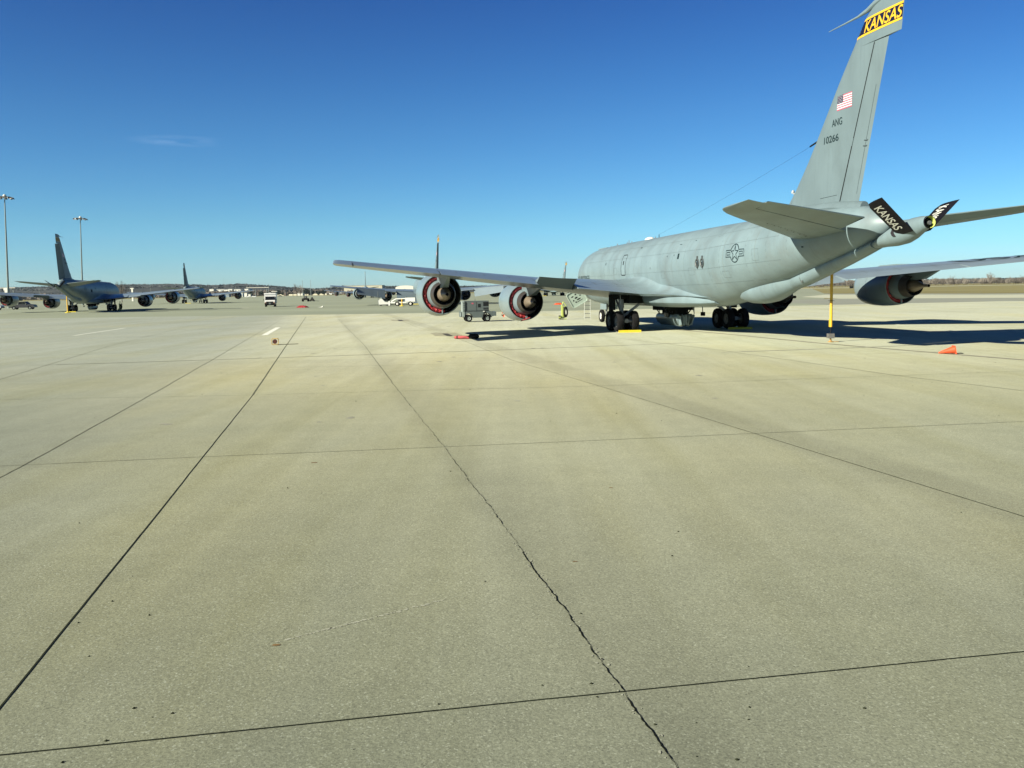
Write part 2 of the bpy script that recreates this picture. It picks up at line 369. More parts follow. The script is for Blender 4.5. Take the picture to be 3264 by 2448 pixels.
# the old dark taxiway that crosses behind the parking row and reaches far to the left
sheet('taxiway', [(-700, 60), (40, 60), (46, 100), (60, 150), (55, 156), (80, 225), (200, 590), (-60, 985), (-380, 1300), (-560, 700)], .004, M_TAXI)
sheet('taxiway_right', [(40, 90), (140, 50), (140, 110), (76, 137), (58, 157), (40, 150)], .006, M_TAXI2)
sheet('runway_concrete', [(58, 157), (76, 137), (140, 62), (220, 62), (95, 172), (80, 225), (62, 190)], .008, M_LIGHT)
sheet('runway_shoulder', [(80, 225), (95, 172), (220, 62), (260, 62), (103, 190), (88, 250)], .010, M_TAXI2)
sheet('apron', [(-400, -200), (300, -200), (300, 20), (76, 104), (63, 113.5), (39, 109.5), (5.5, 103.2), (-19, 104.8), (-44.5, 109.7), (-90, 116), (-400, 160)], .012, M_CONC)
sheet('far_runway', [(190, 640), (560, 585), (600, 650), (180, 720)], .006, M_LIGHT)

def ribbon(name, paths, z, M):
    b = MB()
    for pts, wd in paths:
        vs, fs = strip2d(pts, wd); b.add([(x, y, z) for x, y in vs], fs)
    return structure(name, b, [M])
def wander(pts, amp, step, seed):
    rnd = random.Random(seed); out = []; off = 0
    for (x0, y0), (x1, y1) in zip(pts, pts[1:]):
        L = math.hypot(x1 - x0, y1 - y0); k = max(1, int(L / step)); nx, ny = -(y1 - y0) / L, (x1 - x0) / L
        for i in range(k):
            off = off * .85 + rnd.uniform(-amp, amp); t = i / k
            out.append((x0 + (x1 - x0) * t + nx * off, y0 + (y1 - y0) * t + ny * off))
    out.append(pts[-1]); return out
def ext(pts, a, b):
    (x0, y0), (x1, y1) = pts[0], pts[1]; L = math.hypot(x1 - x0, y1 - y0); p0 = (x0 - (x1 - x0) / L * a, y0 - (y1 - y0) / L * a)
    (x2, y2), (x3, y3) = pts[-2], pts[-1]; L = math.hypot(x3 - x2, y3 - y2); p1 = (x3 + (x3 - x2) / L * b, y3 + (y3 - y2) / L * b)
    return [p0] + pts[1:-1] + [p1]
Jc1 = ext([(-2.84, 4.61), (-1.7, 4.82), (-.03, 5.13), (1.5, 5.4), (3.42, 5.74)], 12, 12)
Jl1 = ext([(-3.16, 5.17), (-4.08, 9.87), (-4.81, 13.53), (-6.46, 21.9)], 6, 0)
Jl1b = [(-6.46, 21.9), (-10.39, 40.41), (-22.04, 95.5)]
Jl3 = ext([(5.41, 9.18), (4.09, 14.82)], 6, 0)
ribbon('pavement_joint', [(wander(Jc1, .0012, .1, 1), .012), (wander(Jl1, .0012, .1, 2), .013), (wander(Jl3, .0012, .2, 3), .015)], .0165, M_JOINT)
Jc2 = ext([(-7.68, 13.05), (-4.81, 13.53), (-1.11, 14.03), (4.09, 14.82), (9.11, 15.59)], 6, 12)
Jc3 = ext([(-12.72, 21.84), (-6.46, 21.9), (-2.87, 22.25), (2.23, 22.6), (10.44, 23.86), (14.26, 24.53)], 10, 8)
Jc4 = ext([(1.22, 30.54), (5.91, 30.81), (10.28, 31.32)], 9, 9)
Jl0 = ext([(-7.2, 12.21), (-7.35, 13.08), (-8.99, 21.44), (-12.13, 36.74), (-16.88, 59.68)], 5, 25)
Jl3b = [(4.09, 14.82), (2.23, 22.6), (.01, 31.56), (-2.57, 45.4), (-6.5, 62), (-12, 90)]
Jl4 = ext([(11.66, 20.01), (10.44, 23.86), (8.22, 34.57), (5.02, 45.63)], 10, 2)
Jm1 = [(-14.5, 22), (-20.5, 45), (-27, 75)]
Jx = [(-40, 36), (-9, 40.4), (4, 42.4)]; Jx2 = [(-40, 52.5), (-13, 56.3), (-4, 57.8)]; Jx3 = [(-60, 72), (-17, 78), (10, 82)]
ribbon('worn_pavement_joint', [(wander(Jc2, .003, .15, 4), .016), (wander(Jc3, .003, .3, 5), .018), (wander(Jc4, .004, .4, 6), .02), (wander(Jl0, .005, .2, 7), .017),
    (wander(Jl1b, .003, .4, 17), .034), (wander(Jl3b, .004, .4, 8), .024), (wander(Jl4, .004, .4, 9), .024), (wander(Jm1, .004, .4, 10), .02), (Jx, .03), (Jx2, .035), (Jx3, .045)], .0165, M_JOINT2)
crack = ext([(.81, 4.39), (.65, 5.26), (-.03, 8.79), (-1.11, 14.04), (-2.87, 22.25), (-7.08, 42.5), (-11.25, 61.29)], 2, 25)
cp = wander(crack, .0065, .03, 11)[:]
rr = random.Random(5)
cw = []
wv = .02
for i, pnt in enumerate(cp):
    wv = min(.011, max(.003, wv + rr.uniform(-.005, .005))); cw.append(wv if pnt[1] < 24 else .014)
segs = []; i = 0
while i < len(cp) - 3:
    L_ = rr.randrange(6, 34); y_ = cp[i][1]
    segs.append((cp[i:i + L_ + 1], cw[i:i + L_ + 1])); i += L_ + (0 if (y_ < 8 or rr.random() < .5) else rr.choice((1, 2, 2, 3)))
segs = [(a_, [w__ * (1.0 if a_[0][1] < 8 else .75) for w__ in b_]) for a_, b_ in segs if len(a_) > 2]
ribbon('pavement_crack', segs, .0175, M_CRACK)
b = MB()
for i in range(150):
    k = rr.randrange(0, 420); x, y = cp[k]; s = rr.uniform(.004, .014); q = rr.uniform(0, 3)
    dx = rr.choice((-1, 1)) * rr.uniform(.012, .04)
    pts = [(x + dx + s * rr.uniform(.5, 1) * math.cos(q + t * 1.2566), y + s * rr.uniform(.6, 1.6) * math.sin(q + t * 1.2566), .0168) for t in range(5)]
    b.add(pts, [(0, 1, 2, 3, 4)])
structure('crack_spalls', b, [M_SPALL])
# dark pebbles and bits of grit on the slabs, and a pale scrape
b = MB()
for i in range(75):
    yy = 4.4 + 26 * rr.random() ** 2.2; xx = rr.uniform(-.62, .62) * yy * 1.05; s = rr.uniform(.003, .010) * (1 + yy * .04)
    b.add([(xx + s * math.cos(t) * rr.uniform(.6, 1.3), yy + s * math.sin(t) * rr.uniform(.6, 1.3), .014) for t in (0, 1.3, 2.5, 3.8, 5)] + [(xx, yy, .014 + s * .8)], [(0, 1, 5), (1, 2, 5), (2, 3, 5), (3, 4, 5), (4, 0, 5)])
tag(put('grit', b.mesh('grit', [M_JOINT])), kind='stuff', label='dark specks of grit scattered over the pale concrete slabs')
b = MB()
for k in range(46):
    t = k / 45; x = -1.72 + 1.15 * t + rr.uniform(-.012, .012); y = 6.13 + .83 * t + rr.uniform(-.012, .012); s = rr.uniform(.006, .016)
    b.add([(x + s * math.cos(q) * 1.6, y + s * math.sin(q), .0150) for q in (0, 1.3, 2.5, 3.8, 5)], [(0, 1, 2, 3, 4)])
structure('pavement_scrape', b, [M_SPALL])
# rusty spots
b = MB()
for (x, y, s) in ((-1.72, 6.08, .028), (-2.95, 12.9, .05), (1.22, 10.9, .02), (-3.9, 12.0, .012), (.55, 7.9, .018)):
    b.add([(x + s * math.cos(q) * rr.uniform(.6, 1.5), y + s * math.sin(q) * rr.uniform(.5, 1.1), .0152) for q in (0, .8, 1.6, 2.4, 3.2, 4, 4.8, 5.6)], [tuple(range(8))])
structure('rust_stain', b, [mat('rust_stain', (.20, .12, .035), .9, var=.3, vscale=20)])
M_OIL = mat('oil_drip_stain', (.33, .335, .25), .8, var=.25, vscale=6)
b = MB(); ro = random.Random(31)
for k in range(46):
    u_ = ro.choice((-3.2, -.2, .5, 4.2, 5.0, 9.5)) + ro.gauss(0, .5); v_ = ro.uniform(17, 70); x = .978 * u_ - .209 * v_; y = .209 * u_ + .978 * v_; s = ro.uniform(.02, .10) * (1 + v_ * .012)
    b.add([(x + s * math.cos(q) * ro.uniform(.5, 1.2), y + s * math.sin(q) * ro.uniform(.6, 1.8), .0148) for q in [k_ * .628 for k_ in range(10)]], [tuple(range(10))])
structure('oil_stain', b, [M_OIL])
M_SCUFF = mat('tyre_scuff', (.30, .31, .235), .85, var=.15, vscale=3)
sc = []
for (x0, y0, bend, L_) in ((-18, 33, .35, 26), (-17.1, 33.2, .35, 26), (-30, 66, -.1, 34), (8, 33.5, .2, 12), (8.8, 33.8, .2, 12), (-6, 62, .25, 22)):
    sc.append((wander([(x0 + L_ * t, y0 + L_ * .18 * t + bend * 6 * t * t) for t in [i / 8 for i in range(9)]], .01, .5, int(x0 * 3)), .10))
ribbon('tyre_scuff', sc, .0146, M_SCUFF)
# white painted marks
sheet('white_marking', [(-15.36, 54.5), (-15.0, 54.55), (-17.38, 66.9), (-17.74, 66.85)], .0168, mat('worn_white_marking', (.95, .98, .85), .8, var=.1, vscale=2))
sheet('worn_white_marking', [(-29.05, 58.6), (-28.8, 58.63), (-30.95, 71.5), (-31.2, 71.46)], .0168, mat('faded_white_marking', (.75, .78, .66), .8, var=.12, vscale=2))
sheet('faded_line', [(-29, 58.75), (-15.2, 54.65), (-15.2, 54.75), (-29, 58.85)], .0164, mat('faint_line', (.60, .63, .49), .8, var=.15, vscale=1))
sheet('taxiway_marking', [(-52.6, 171), (-50.6, 170.4), (-50.4, 173), (-52.4, 173.6)], .0068, mat('taxi_white_marking', (.5, .5, .42), .8, var=.1))
# inset tie-down rail
rl = [(8.3, 57.5), (9.83, 52.07), (11.49, 45.63), (13.13, 38.15), (14.76, 32.72), (16.25, 27.97), (19.5, 17.5)]
ribbon('tie_down_rail', [([(x + d, y + d * .3) for x, y in rl], .05) for d in (-.09, .09)], .0172, mat('rusty_rail_steel', (.10, .07, .04), .7, var=.3, vscale=3))
ribbon('rail_bed', [(rl, .14)], .0160, mat('rail_bed_concrete', (.44, .43, .31), .85, var=.2, vscale=2))
# fuel pit patches with slotted covers
M_PATCH = mat('pit_patch_concrete', (.40, .39, .26), .85, var=.12, vscale=2); M_SLOT = mat('pit_slot', (.05, .045, .03), .8, var=.4, vscale=12)
sheet('pit_patch', [(-4.9, 53.58), (-3.31, 53.01), (-2.65, 49.16), (-4.27, 49.7)], .0162, M_PATCH)
sheet('pit_slot', [(-4.12, 52.53), (-3.74, 52.39), (-3.21, 49.35), (-3.58, 49.47)], .0185, M_SLOT)
sheet('far_pit_patch', [(-10.97, 81.04), (-9.28, 80.15), (-8.76, 76.62), (-10.39, 77.44)], .0162, M_PATCH)
sheet('far_pit_slot', [(-10.25, 80.24), (-9.83, 80.02), (-9.26, 76.48), (-9.67, 76.68)], .0185, M_SLOT)

# ================================================================== TANKER AIRCRAFT
def V(a, l, z): return Vector((-l, -a, z))          # a = metres aft of main gear, l = metres to port, z = up
def interp(tab, x):
    if x <= tab[0][0]: return tab[0][1:]
    for p, q in zip(tab, tab[1:]):
        if x <= q[0]:
            t = (x - p[0]) / (q[0] - p[0]); return tuple(u + (v - u) * t for u, v in zip(p[1:], q[1:]))
    return tab[-1][1:]
# a, top, bottom, half width, z of greatest width
FUS = [(-19.7, 3.12, 3.08, .02, 3.1), (-19.5, 3.45, 2.75, .34, 3.1), (-19.1, 3.78, 2.42, .68, 3.1), (-18.5, 4.08, 2.12, 1.0, 3.12), (-17.7, 4.38, 1.82, 1.26, 3.2), (-17.1, 4.68, 1.66, 1.42, 3.3),
       (-16.5, 5.02, 1.54, 1.55, 3.4), (-15.7, 5.25, 1.45, 1.67, 3.5), (-14.6, 5.38, 1.38, 1.77, 3.6), (-13.2, 5.45, 1.34, 1.82, 3.66), (-11, 5.5, 1.32, 1.83, 3.68), (-6, 5.53, 1.33, 1.83, 3.7), (0, 5.56, 1.36, 1.83, 3.7),
       (5, 5.57, 1.42, 1.83, 3.72), (7, 5.57, 1.50, 1.83, 3.74), (8.5, 5.57, 1.66, 1.82, 3.77), (10, 5.57, 1.90, 1.79, 3.82), (12, 5.57, 2.28, 1.70, 3.92), (14, 5.56, 2.68, 1.54, 4.06),
       (15.5, 5.54, 3.0, 1.38, 4.18), (17, 5.52, 3.32, 1.18, 4.32), (18.3, 5.46, 3.62, .96, 4.44), (19.3, 5.36, 3.86, .74, 4.54), (20.0, 5.16, 4.08, .52, 4.6), (20.45, 4.95, 4.32, .3, 4.64), (20.62, 4.74, 4.55, .08, 4.65)]
def fus_l(a, z):
    top, bot, w_, zc = interp(FUS, a); H = (top - zc) if z > zc else (zc - bot)
    t = min(.999, abs(z - zc) / max(H, 1e-4)); return w_ * math.sqrt(max(0, 1 - t * t))
def fus_ring(a, n=44, grow=0):
    top, bot, w_, zc = interp(FUS, a); out = []
    for k in range(n):
        t = 2 * math.pi * k / n; s, c = math.sin(t), math.cos(t)
        H = (top - zc) if s > 0 else (zc - bot)
        out.append(V(a, (w_ + grow) * c, zc + (H + grow) * s))
    return out
def on_fus(a, z, side=1, off=.008): return V(a, side * (fus_l(a, z) + off), z)

def yt(x, t): return 5 * t * (0.2969 * math.sqrt(x) - .126 * x - .3516 * x * x + .2843 * x ** 3 - .1036 * x ** 4)
def foil(x0, x1, t, camber=0, n=12):
    """closed section between chord fractions x0..x1 -> list of (x, y): upper from x1 to x0 then lower x0 to x1"""
    xs = []
    for i in range(n + 1):
        q = i / n; xs.append(x0 + (x1 - x0) * (1 - math.cos(q * math.pi / 2)) if x0 == 0 else x0 + (x1 - x0) * q)
    up = [(x, camber * 4 * x * (1 - x) + yt(x, t)) for x in reversed(xs)]
    lo = [(x, camber * 4 * x * (1 - x) - yt(x, t)) for x in (xs[1:] if x0 == 0 else xs)]
    return up + lo
W_LE = lambda l: -8 + (l - 1.83) * .793
W_TE = lambda l: 1.6 + (l - 1.83) * .162 if l < 8 else 2.6 + (l - 8) * .547
W_ZT = lambda l: 2.05 + (l - 1.83) * .0985
def wsec(l):
    c = W_TE(l) - W_LE(l); zt = W_ZT(l); inc = .036 * c; t = .128 - .026 * min(1, (l - 1.5) / 18)
    return W_LE(l), c, zt, inc, t
def wing_pt(l, x, y, side, defl=0.0, hx=.79):
    le, c, zt, inc, t = wsec(l)
    if defl:
        hy = 0; dx, dy = x - hx, y - hy; cs, sn = math.cos(defl), math.sin(defl)
        x, y = hx + dx * cs + dy * sn, hy + dy * cs - dx * sn
    return V(le + c * x, side * l, zt + inc * (1 - x) + y * c)
def wing_top(l, x, side, off=.006):
    le, c, zt, inc, t = wsec(l); return wing_pt(l, x, .014 * 4 * x * (1 - x) + yt(x, t) + off / c, side)

F_LEtab = [(5.2, 12.35), (5.55, 12.75), (5.98, 13.3), (6.6, 13.98), (7.52, 14.85), (8.29, 15.5), (10.24, 17.08), (11.68, 18.33), (12.25, 18.85), (12.6, 19.4), (12.74, 20.0)]
def F_LE(z): return interp(F_LEtab, z)[0]
def F_HG(z): return 17.38 + (z - 5.44) * .364       # rudder hinge line
def F_TE(z): return 18.58 + (z - 5.49) * .29 if z <= 11.25 else 20.96 + (z - 11.25) * .12
def fin_half(a, z):
    le = F_LE(z); te = F_TE(z); c = te - le; return yt(max(0.0, min(1, (a - le) / c)), .095 if z <= 11.25 else .074) * c

CACHE = {}
def part(name, key, fn, parent, label=None):
    if key not in CACHE: CACHE[key] = fn()
    o = put(name, CACHE[key], parent)
    if label: o['label'] = label
    return o

def m_fuselage():
    b = MB(); b.loft([fus_ring(s[0]) for s in FUS], True, True)
    for a in (-10.2, -2.5, 2.9, 7.0, 10.3, 13.2):       # skin joint rings
        pts0 = fus_ring(a, 44, .004); pts1 = fus_ring(a + .02, 44, .004); b.loft([pts0, pts1], False, False, 1)
    b.box(V(-13.9, 0, 5.42), (.7, 2.2, .08))            # refuelling receptacle fairing
    return b.mesh('fuselage', [MAT['skin'], mat('skin_joint', (.22, .26, .25), .5, var=.1)])
def m_rootfair():
    b = MB()
    for sd in (1, -1):
        rings = []
        for a, w_, zb, zt_ in ((.35, 2.30, 1.42, 2.35), (.8, 2.34, 1.40, 2.42), (2.0, 2.24, 1.38, 2.42), (3.5, 2.0, 1.39, 2.36), (5, 1.62, 1.43, 2.22), (6.2, 1.22, 1.50, 2.02), (7.2, .8, 1.60, 1.85)):
            ring = []
            for k in range(16):
                t = 2 * math.pi * k / 16; ring.append(V(a, sd * (w_ * .5 + w_ * .5 * math.copysign(abs(math.cos(t)) ** .8, math.cos(t))), (zb + zt_) / 2 + (zt_ - zb) / 2 * math.copysign(abs(math.sin(t)) ** .8, math.sin(t))))
            rings.append(ring)
        b.loft(rings)
    # concave fillet flowing from the body side on to the wing and back along the body
    for sd in (1, -1):
        rings = []
        for i in range(30):
            a = -7.9 + 15.6 * i / 29
            k = max(0.0, min(1, (a + 7.9) / 7)) * max(0.0, min(1, (7.7 - a) / 6)); k = k * k * (3 - 2 * k) + .001
            le, c, zt, inc, t = wsec(1.83); x = (a - le) / c
            def base(l):
                le2, c2, zt2, inc2, t2 = wsec(l); x2 = (a - le2) / c2
                if 0 < x2 < 1: return (wing_pt(l, x2, .014 * 4 * x2 * (1 - x2) + yt(x2, t2), sd)).z
                return zt2 + (.1 if x2 <= 0 else -.02 * (a - W_TE(l)))
            lo = 1.78 + 1.25 * k; z1 = base(min(lo, 2.9)) + .006; z0 = base(1.83) + .62 * k * max(.12, min(1, (a + 6.5) / 6))
            l0 = fus_l(a, z0) - .01; l1 = lo
            if x > 1:
                f = min(1, (a - 1.6) / 5.5); l1 = fus_l(a, z1) * f + lo * (1 - f) + .01
            P0, P2 = (l0, z0), (l1, z1); P1 = (l0 + .10 * k, z1 + .05 * k); ring = []
            for q in range(9):
                u = q / 8; ring.append(V(a, sd * ((1 - u) ** 2 * P0[0] + 2 * u * (1 - u) * P1[0] + u * u * P2[0]), (1 - u) ** 2 * P0[1] + 2 * u * (1 - u) * P1[1] + u * u * P2[1]))
            ring += [V(a, sd * (l1 - .15 * k - .02), z1 - .12 * k - .01), V(a, sd * (l0 - .25), z1 - .1), V(a, sd * (l0 - .25), z0 - .02)]
            rings.append(ring)
        b.loft(rings)
    return b.mesh('wing_root_fairing', [MAT['skin']])
def m_wing(sd):
    b = MB(); ls = [1.2, 1.83, 3, 4.5, 6.2, 8, 10, 12, 14, 16, 18, 18.85]
    secs = []
    for l in ls:
        secs.append([wing_pt(l, x, y, sd) for x, y in foil(0, .785, wsec(l)[4], .014, 14)])
    b.loft(secs if sd < 0 else secs)
    tip = []
    for l, k in ((18.85, 1), (19.45, 1), (19.62, .92), (19.70, .65), (19.72, .3)):
        tip.append([wing_pt(l, .5 + (x - .5) * (1 - (1 - k) * .12), y * k + .001, sd) for x, y in foil(0, 1, wsec(min(l, 19.72))[4], .014, 12)])
    b.loft(tip)
    return b.mesh('wing', [MAT['wing']])
def m_surf(sd, l0, l1, defl, ext_=0.0):
    b = MB(); n = max(2, int((l1 - l0) / 2) + 1); secs = []
    for i in range(n + 1):
        l = l0 + (l1 - l0) * i / n
        x0 = .60 if ext_ else .79
        pts = foil(x0, 1.0, wsec(l)[4] * (.55 if ext_ else 1), .014, 5)
        secs.append([wing_pt(l, x + (.80 - x0 + .03 if ext_ else 0), y - (.02 if ext_ else 0), sd, defl, .84 if ext_ else .79) for x, y in pts])
    b.loft(secs); return b.mesh('surface', [MAT['wing'], MAT['dark']])
def m_panels(sd):
    """thin dark seams on the upper wing, kept in one part"""
    b = MB()
    def seam(l0, x0, l1, x1, wd=.022, n=10):
        P = [(l0 + (l1 - l0) * i / n, x0 + (x1 - x0) * i / n) for i in range(n + 1)]
        for (la, xa), (lb, xb) in zip(P, P[1:]):
            ca = wsec(la)[1]; cb = wsec(lb)[1]
            if abs(l1 - l0) > .4: q = [wing_top(la, xa, sd), wing_top(lb, xb, sd), wing_top(lb, xb + wd / cb, sd), wing_top(la, xa + wd / ca, sd)]
            else: q = [wing_top(la, xa, sd), wing_top(la + wd, xa, sd), wing_top(lb + wd, xb, sd), wing_top(lb, xb, sd)]
            b.add(q, [(0, 1, 2, 3)])
    seam(2, .70, 18.8, .70); seam(9.5, .62, 14.0, .62); seam(14.6, .58, 19.2, .6)
    for l in (3.5, 5, 6.6, 9.0, 10.5, 12, 13.6, 14.6, 18.85): seam(l, .62, l + .01, .98 if l > 18 else .775, .03)
    return b.mesh('wing_seams', [mat('wing_seam', (.13, .15, .155), .6)])
def m_pylon(kind):
    y0 = 0
    P = {'o': [(-2.0, 3.40), (-.9, 3.62), (.9, 3.66), (2.2, 3.62), (4.9, 3.36), (3.1, 2.72), (1.2, 2.62), (.4, 2.9), (-1.8, 3.2)],
         'i': [(-6.9, 2.84), (-5.8, 3.06), (-3.9, 3.16), (-2.5, 3.06), (.6, 2.62), (-1.6, 2.18), (-3.7, 2.05), (-4.5, 2.35), (-6.6, 2.6)]}[kind]
    b = MB()
    def wdt(z, a):
        k = {'o': (z - 2.62) / 1.0, 'i': (z - 2.05) / 1.1}[kind]; a0 = {'o': (-2, 4.9), 'i': (-6.9, .6)}[kind]
        q = (a - a0[0]) / (a0[1] - a0[0]); return (.17 + .2 * max(0, min(1, k))) * max(.12, 1 - abs(q * 2 - .95) ** 3)
    L = [V(a, wdt(z, a), z) for a, z in P]; Rr = [V(a, -wdt(z, a), z) for a, z in P]; n = len(P)
    b.add(L + Rr, [tuple(range(n)), tuple(n + i for i in reversed(range(n)))] + [(i, i + n, (i + 1) % n + n, (i + 1) % n) for i in range(n)])
    return b.mesh('pylon', [MAT['cowl']])
def m_cowl():
    b = MB()
    outer = [(-3.42, .93), (-3.46, 1.0), (-3.40, 1.07), (-3.1, 1.15), (-2.5, 1.205), (-1.7, 1.225), (-1.0, 1.20), (-.4, 1.15), (0, 1.09)]
    inner = [(0, 1.055), (-.5, 1.05), (-1.2, 1.0)]
    b.lathe(outer, (0, 0, 0), V(1, 0, 0), 48)
    b.lathe([(0, 1.09), (.002, 1.055)] , (0, 0, 0), V(1, 0, 0), 48)
    b.lathe(inner, (0, 0, 0), V(1, 0, 0), 48, 1)
    b.lathe([(-1.2, 1.0), (-1.2, .5)], (0, 0, 0), V(1, 0, 0), 48, 2)
    b.lathe([(-3.42, .93), (-3.0, .86), (-2.6, .86)], (0, 0, 0), V(1, 0, 0), 48, 0)
    b.lathe([(-2.6, .86), (-2.6, .02)], (0, 0, 0), V(1, 0, 0), 48, 2)
    for t in (-1.95, -.62): b.lathe([(t, 1.2255 if t < -1 else 1.166), (t + .015, 1.2255 if t < -1 else 1.164)], (0, 0, 0), V(1, 0, 0), 48, 3)
    return b.mesh('fan_cowl', [MAT['cowl'], mat('duct_lining', (.15, .16, .165), .6, var=.2), MAT['black'], mat('cowl_seam', (.10, .12, .12), .6)])
def m_core():
    b = MB(); b.lathe([(-.9, .80), (-.2, .80), (.25, .755), (.62, .69)], (0, 0, 0), V(1, 0, 0), 40)
    return b.mesh('core_cowl', [MAT['cowl']])
def m_nozzle():
    b = MB(); b.lathe([(.60, .687), (1.0, .62), (1.25, .575)], (0, 0, 0), V(1, 0, 0), 40)
    b.lathe([(1.25, .575), (1.248, .545), (.7, .545)], (0, 0, 0), V(1, 0, 0), 40, 1); b.lathe([(.7, .545), (.7, .2)], (0, 0, 0), V(1, 0, 0), 40, 1)
    return b.mesh('exhaust_nozzle', [MAT['nozzle'], MAT['black']])
def m_plug():
    b = MB(); b.lathe([(.7, .36), (1.1, .385), (1.5, .30), (1.85, .17), (2.1, .095), (2.2, .085), (2.55, .085)], (0, 0, 0), V(1, 0, 0), 32)
    b.lathe([(2.55, .085), (2.548, .06), (2.45, .06)], (0, 0, 0), V(1, 0, 0), 32, 1); b.lathe([(2.45, .06), (2.45, .001)], (0, 0, 0), V(1, 0, 0), 32, 1)
    return b.mesh('exhaust_plug', [MAT['plug'], MAT['black']])
def m_cover():
    b = MB(); n = 60; rnd = random.Random(3); rings = []
    for r, t in ((.79, -.20), (.84, -.11), (.91, -.07), (.98, -.10), (1.045, -.20)):
        ring = []
        for k in range(n):
            q = R(-100 + 188 * k / (n - 1)); dt = .03 * math.sin(q * 15 + r * 30) + .022 * rnd.uniform(-1, 1)
            ring.append(V(t + dt, r * math.cos(q), r * math.sin(q)))
        rings.append(ring)
    b.loft(rings, False, False, closed=False); return b.mesh('duct_cover', [MAT['red']])
def m_bifurc():
    b = MB(); b.box(V(-.12, -.02, -.92), (.06, .30, .26)); return b.mesh('duct_strut', [MAT['cowl']])
def m_inlet_cover():
    b = MB(); b.lathe([(-3.5, .001), (-3.5, .7), (-3.46, .93)], (0, 0, 0), V(1, 0, 0), 32); return b.mesh('inlet_cover', [MAT['red']])
def tp(l, x, y, sd, defl=0):
    q = (l - .8) / 5.4; le = 15.35 + q * 4.5; te = 20.55 + q * 1.6; c = te - le
    if defl: dx = x - .72; x, y = .72 + dx * math.cos(defl) + y * math.sin(defl), y * math.cos(defl) - dx * math.sin(defl)
    return V(le + c * x, sd * l, 4.52 + (l - .8) * .128 + (x - .3) * .055 * c * .9 + y * c)
def m_tailplane(sd):
    b = MB(); b.loft([[tp(l, x, y, sd) for x, y in foil(0, .715 if l < 5.5 else .715, .10, 0, 12)] for l in (.4, 1.2, 3, 4.6, 5.45)])
    b.loft([[tp(l, .45 + (x - .45) * (.80 + .2 * k ** .5) + (1 - k) * .12, y * k + .0005, sd) for x, y in foil(0, 1, .10, 0, 12)] for l, k in ((5.45, 1), (5.8, .96), (6.05, .72), (6.18, .4), (6.23, .08))])
    return b.mesh('tailplane', [MAT['skin']])
def m_elev(sd):
    b = MB(); b.loft([[tp(l, x, y, sd, R(-3)) for x, y in foil(.727, 1.035, .10, 0, 5)] for l in (1.15, 3, 4.6, 5.42)])
    return b.mesh('elevator', [MAT['skin']])
def m_tailvent(sd, k):
    b = MB()
    if 1:
        l = 4.0 - k * .2; x = .33 + (k % 2) * .02; s = .05 if k % 2 == 0 else .025
        q = [tp(l + i, x + j / 4.2, -yt(x, .10) - .004, sd) for i, j in ((-.02, -s), (.02, -s), (.02, s), (-.02, s))]; b.add(q, [(0, 1, 2, 3)])
    return b.mesh('vent_slot', [MAT['dark']])
def m_fin():
    b = MB(); zs = [5.2, 5.55, 5.98, 6.6, 7.52, 8.29, 9.2, 10.24, 11.25]
    def sec(z, te_, x1):
        le = F_LE(z); full = F_TE(min(z, 11.2499)) if te_ is None else te_
        c = full - le; xx = x1 if x1 else (F_HG(z) - .015 - le) / c
        return [V(le + c * x, y * c, z) for x, y in foil(0, xx, .095, 0, 12)]
    b.loft([sec(z, None, None) for z in zs])
    rings = []
    for z in (11.2502, 11.68, 12.25, 12.6, 12.74):
        k = 1 if z < 12.3 else (.8 if z < 12.7 else .12); le = F_LE(z); te = F_TE(z); c = te - le
        rings.append([V(le + c * x, y * c * k, z) for x, y in foil(0, 1, .074, 0, 12)])
    b.loft(rings)
    rings = []
    for a, hw_, zz in ((11.4, .01, 5.56), (12.2, .10, 5.62), (13.2, .2, 5.7), (15, .32, 5.76), (17.2, .30, 5.68), (19.0, .14, 5.5)):
        rings.append([V(a, hw_ * math.cos(t) * 1.4, zz - .18 + .26 * math.sin(t)) for t in [2 * math.pi * k / 12 for k in range(12)]])
    b.loft(rings)
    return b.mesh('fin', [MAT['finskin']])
def m_rudder(defl):
    b = MB(); rings = []
    for z in (5.47, 6.5, 8, 9.5, 11.23):
        le = F_LE(z); te = F_TE(min(z, 11.249)); c = te - le; hx = (F_HG(z) - le) / c; ring = []
        for x, y in foil(hx + .006, 1, .095, 0, 5):
            dx, dy = (x - hx) * c, y * c; cs, sn = math.cos(defl), math.sin(defl)
            ring.append(V(F_HG(z) + dx * cs - dy * sn, dx * sn + dy * cs, z))
        rings.append(ring)
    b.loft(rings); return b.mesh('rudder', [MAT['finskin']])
def m_finseams():
    b = MB()
    for sd in (1, -1):
        def line(P, wd):
            vs, fs = strip2d(P, wd); b.add([V(a, sd * (fin_half(a, z) + .006), z) for a, z in vs], fs)
        line([(F_HG(z), z) for z in (5.5, 6.5, 7.72)], .05); line([(F_HG(z), z) for z in (8.0, 9, 10, 11.2)], .045)
        line([(F_TE(z) - .22, z) for z in (5.9, 7.5, 9.7)], .012)
        line([(13.75, 5.9), (14.05, 6.6)], .012); line([(13.8, 5.92), (16.3, 5.95), (17.3, 5.98)], .014)
        for z in (7.62, 7.82): line([(F_TE(z) - .34, z), (F_TE(z) - .16, z - .03), (F_TE(z) - .12, z)], .03)
    return b.mesh('fin_seams', [MAT['dark']])
def m_probe():
    b = MB(); b.path([V(20.2, 0, 12.70), V(19.4, 0, 12.60), V(18.9, 0, 12.49), V(18.3, 0, 12.44), V(17.4, 0, 12.44), V(16.23, 0, 12.46)], [.08, .11, .085, .045, .03, .012], 10)
    return b.mesh('hf_probe', [MAT['skin']])
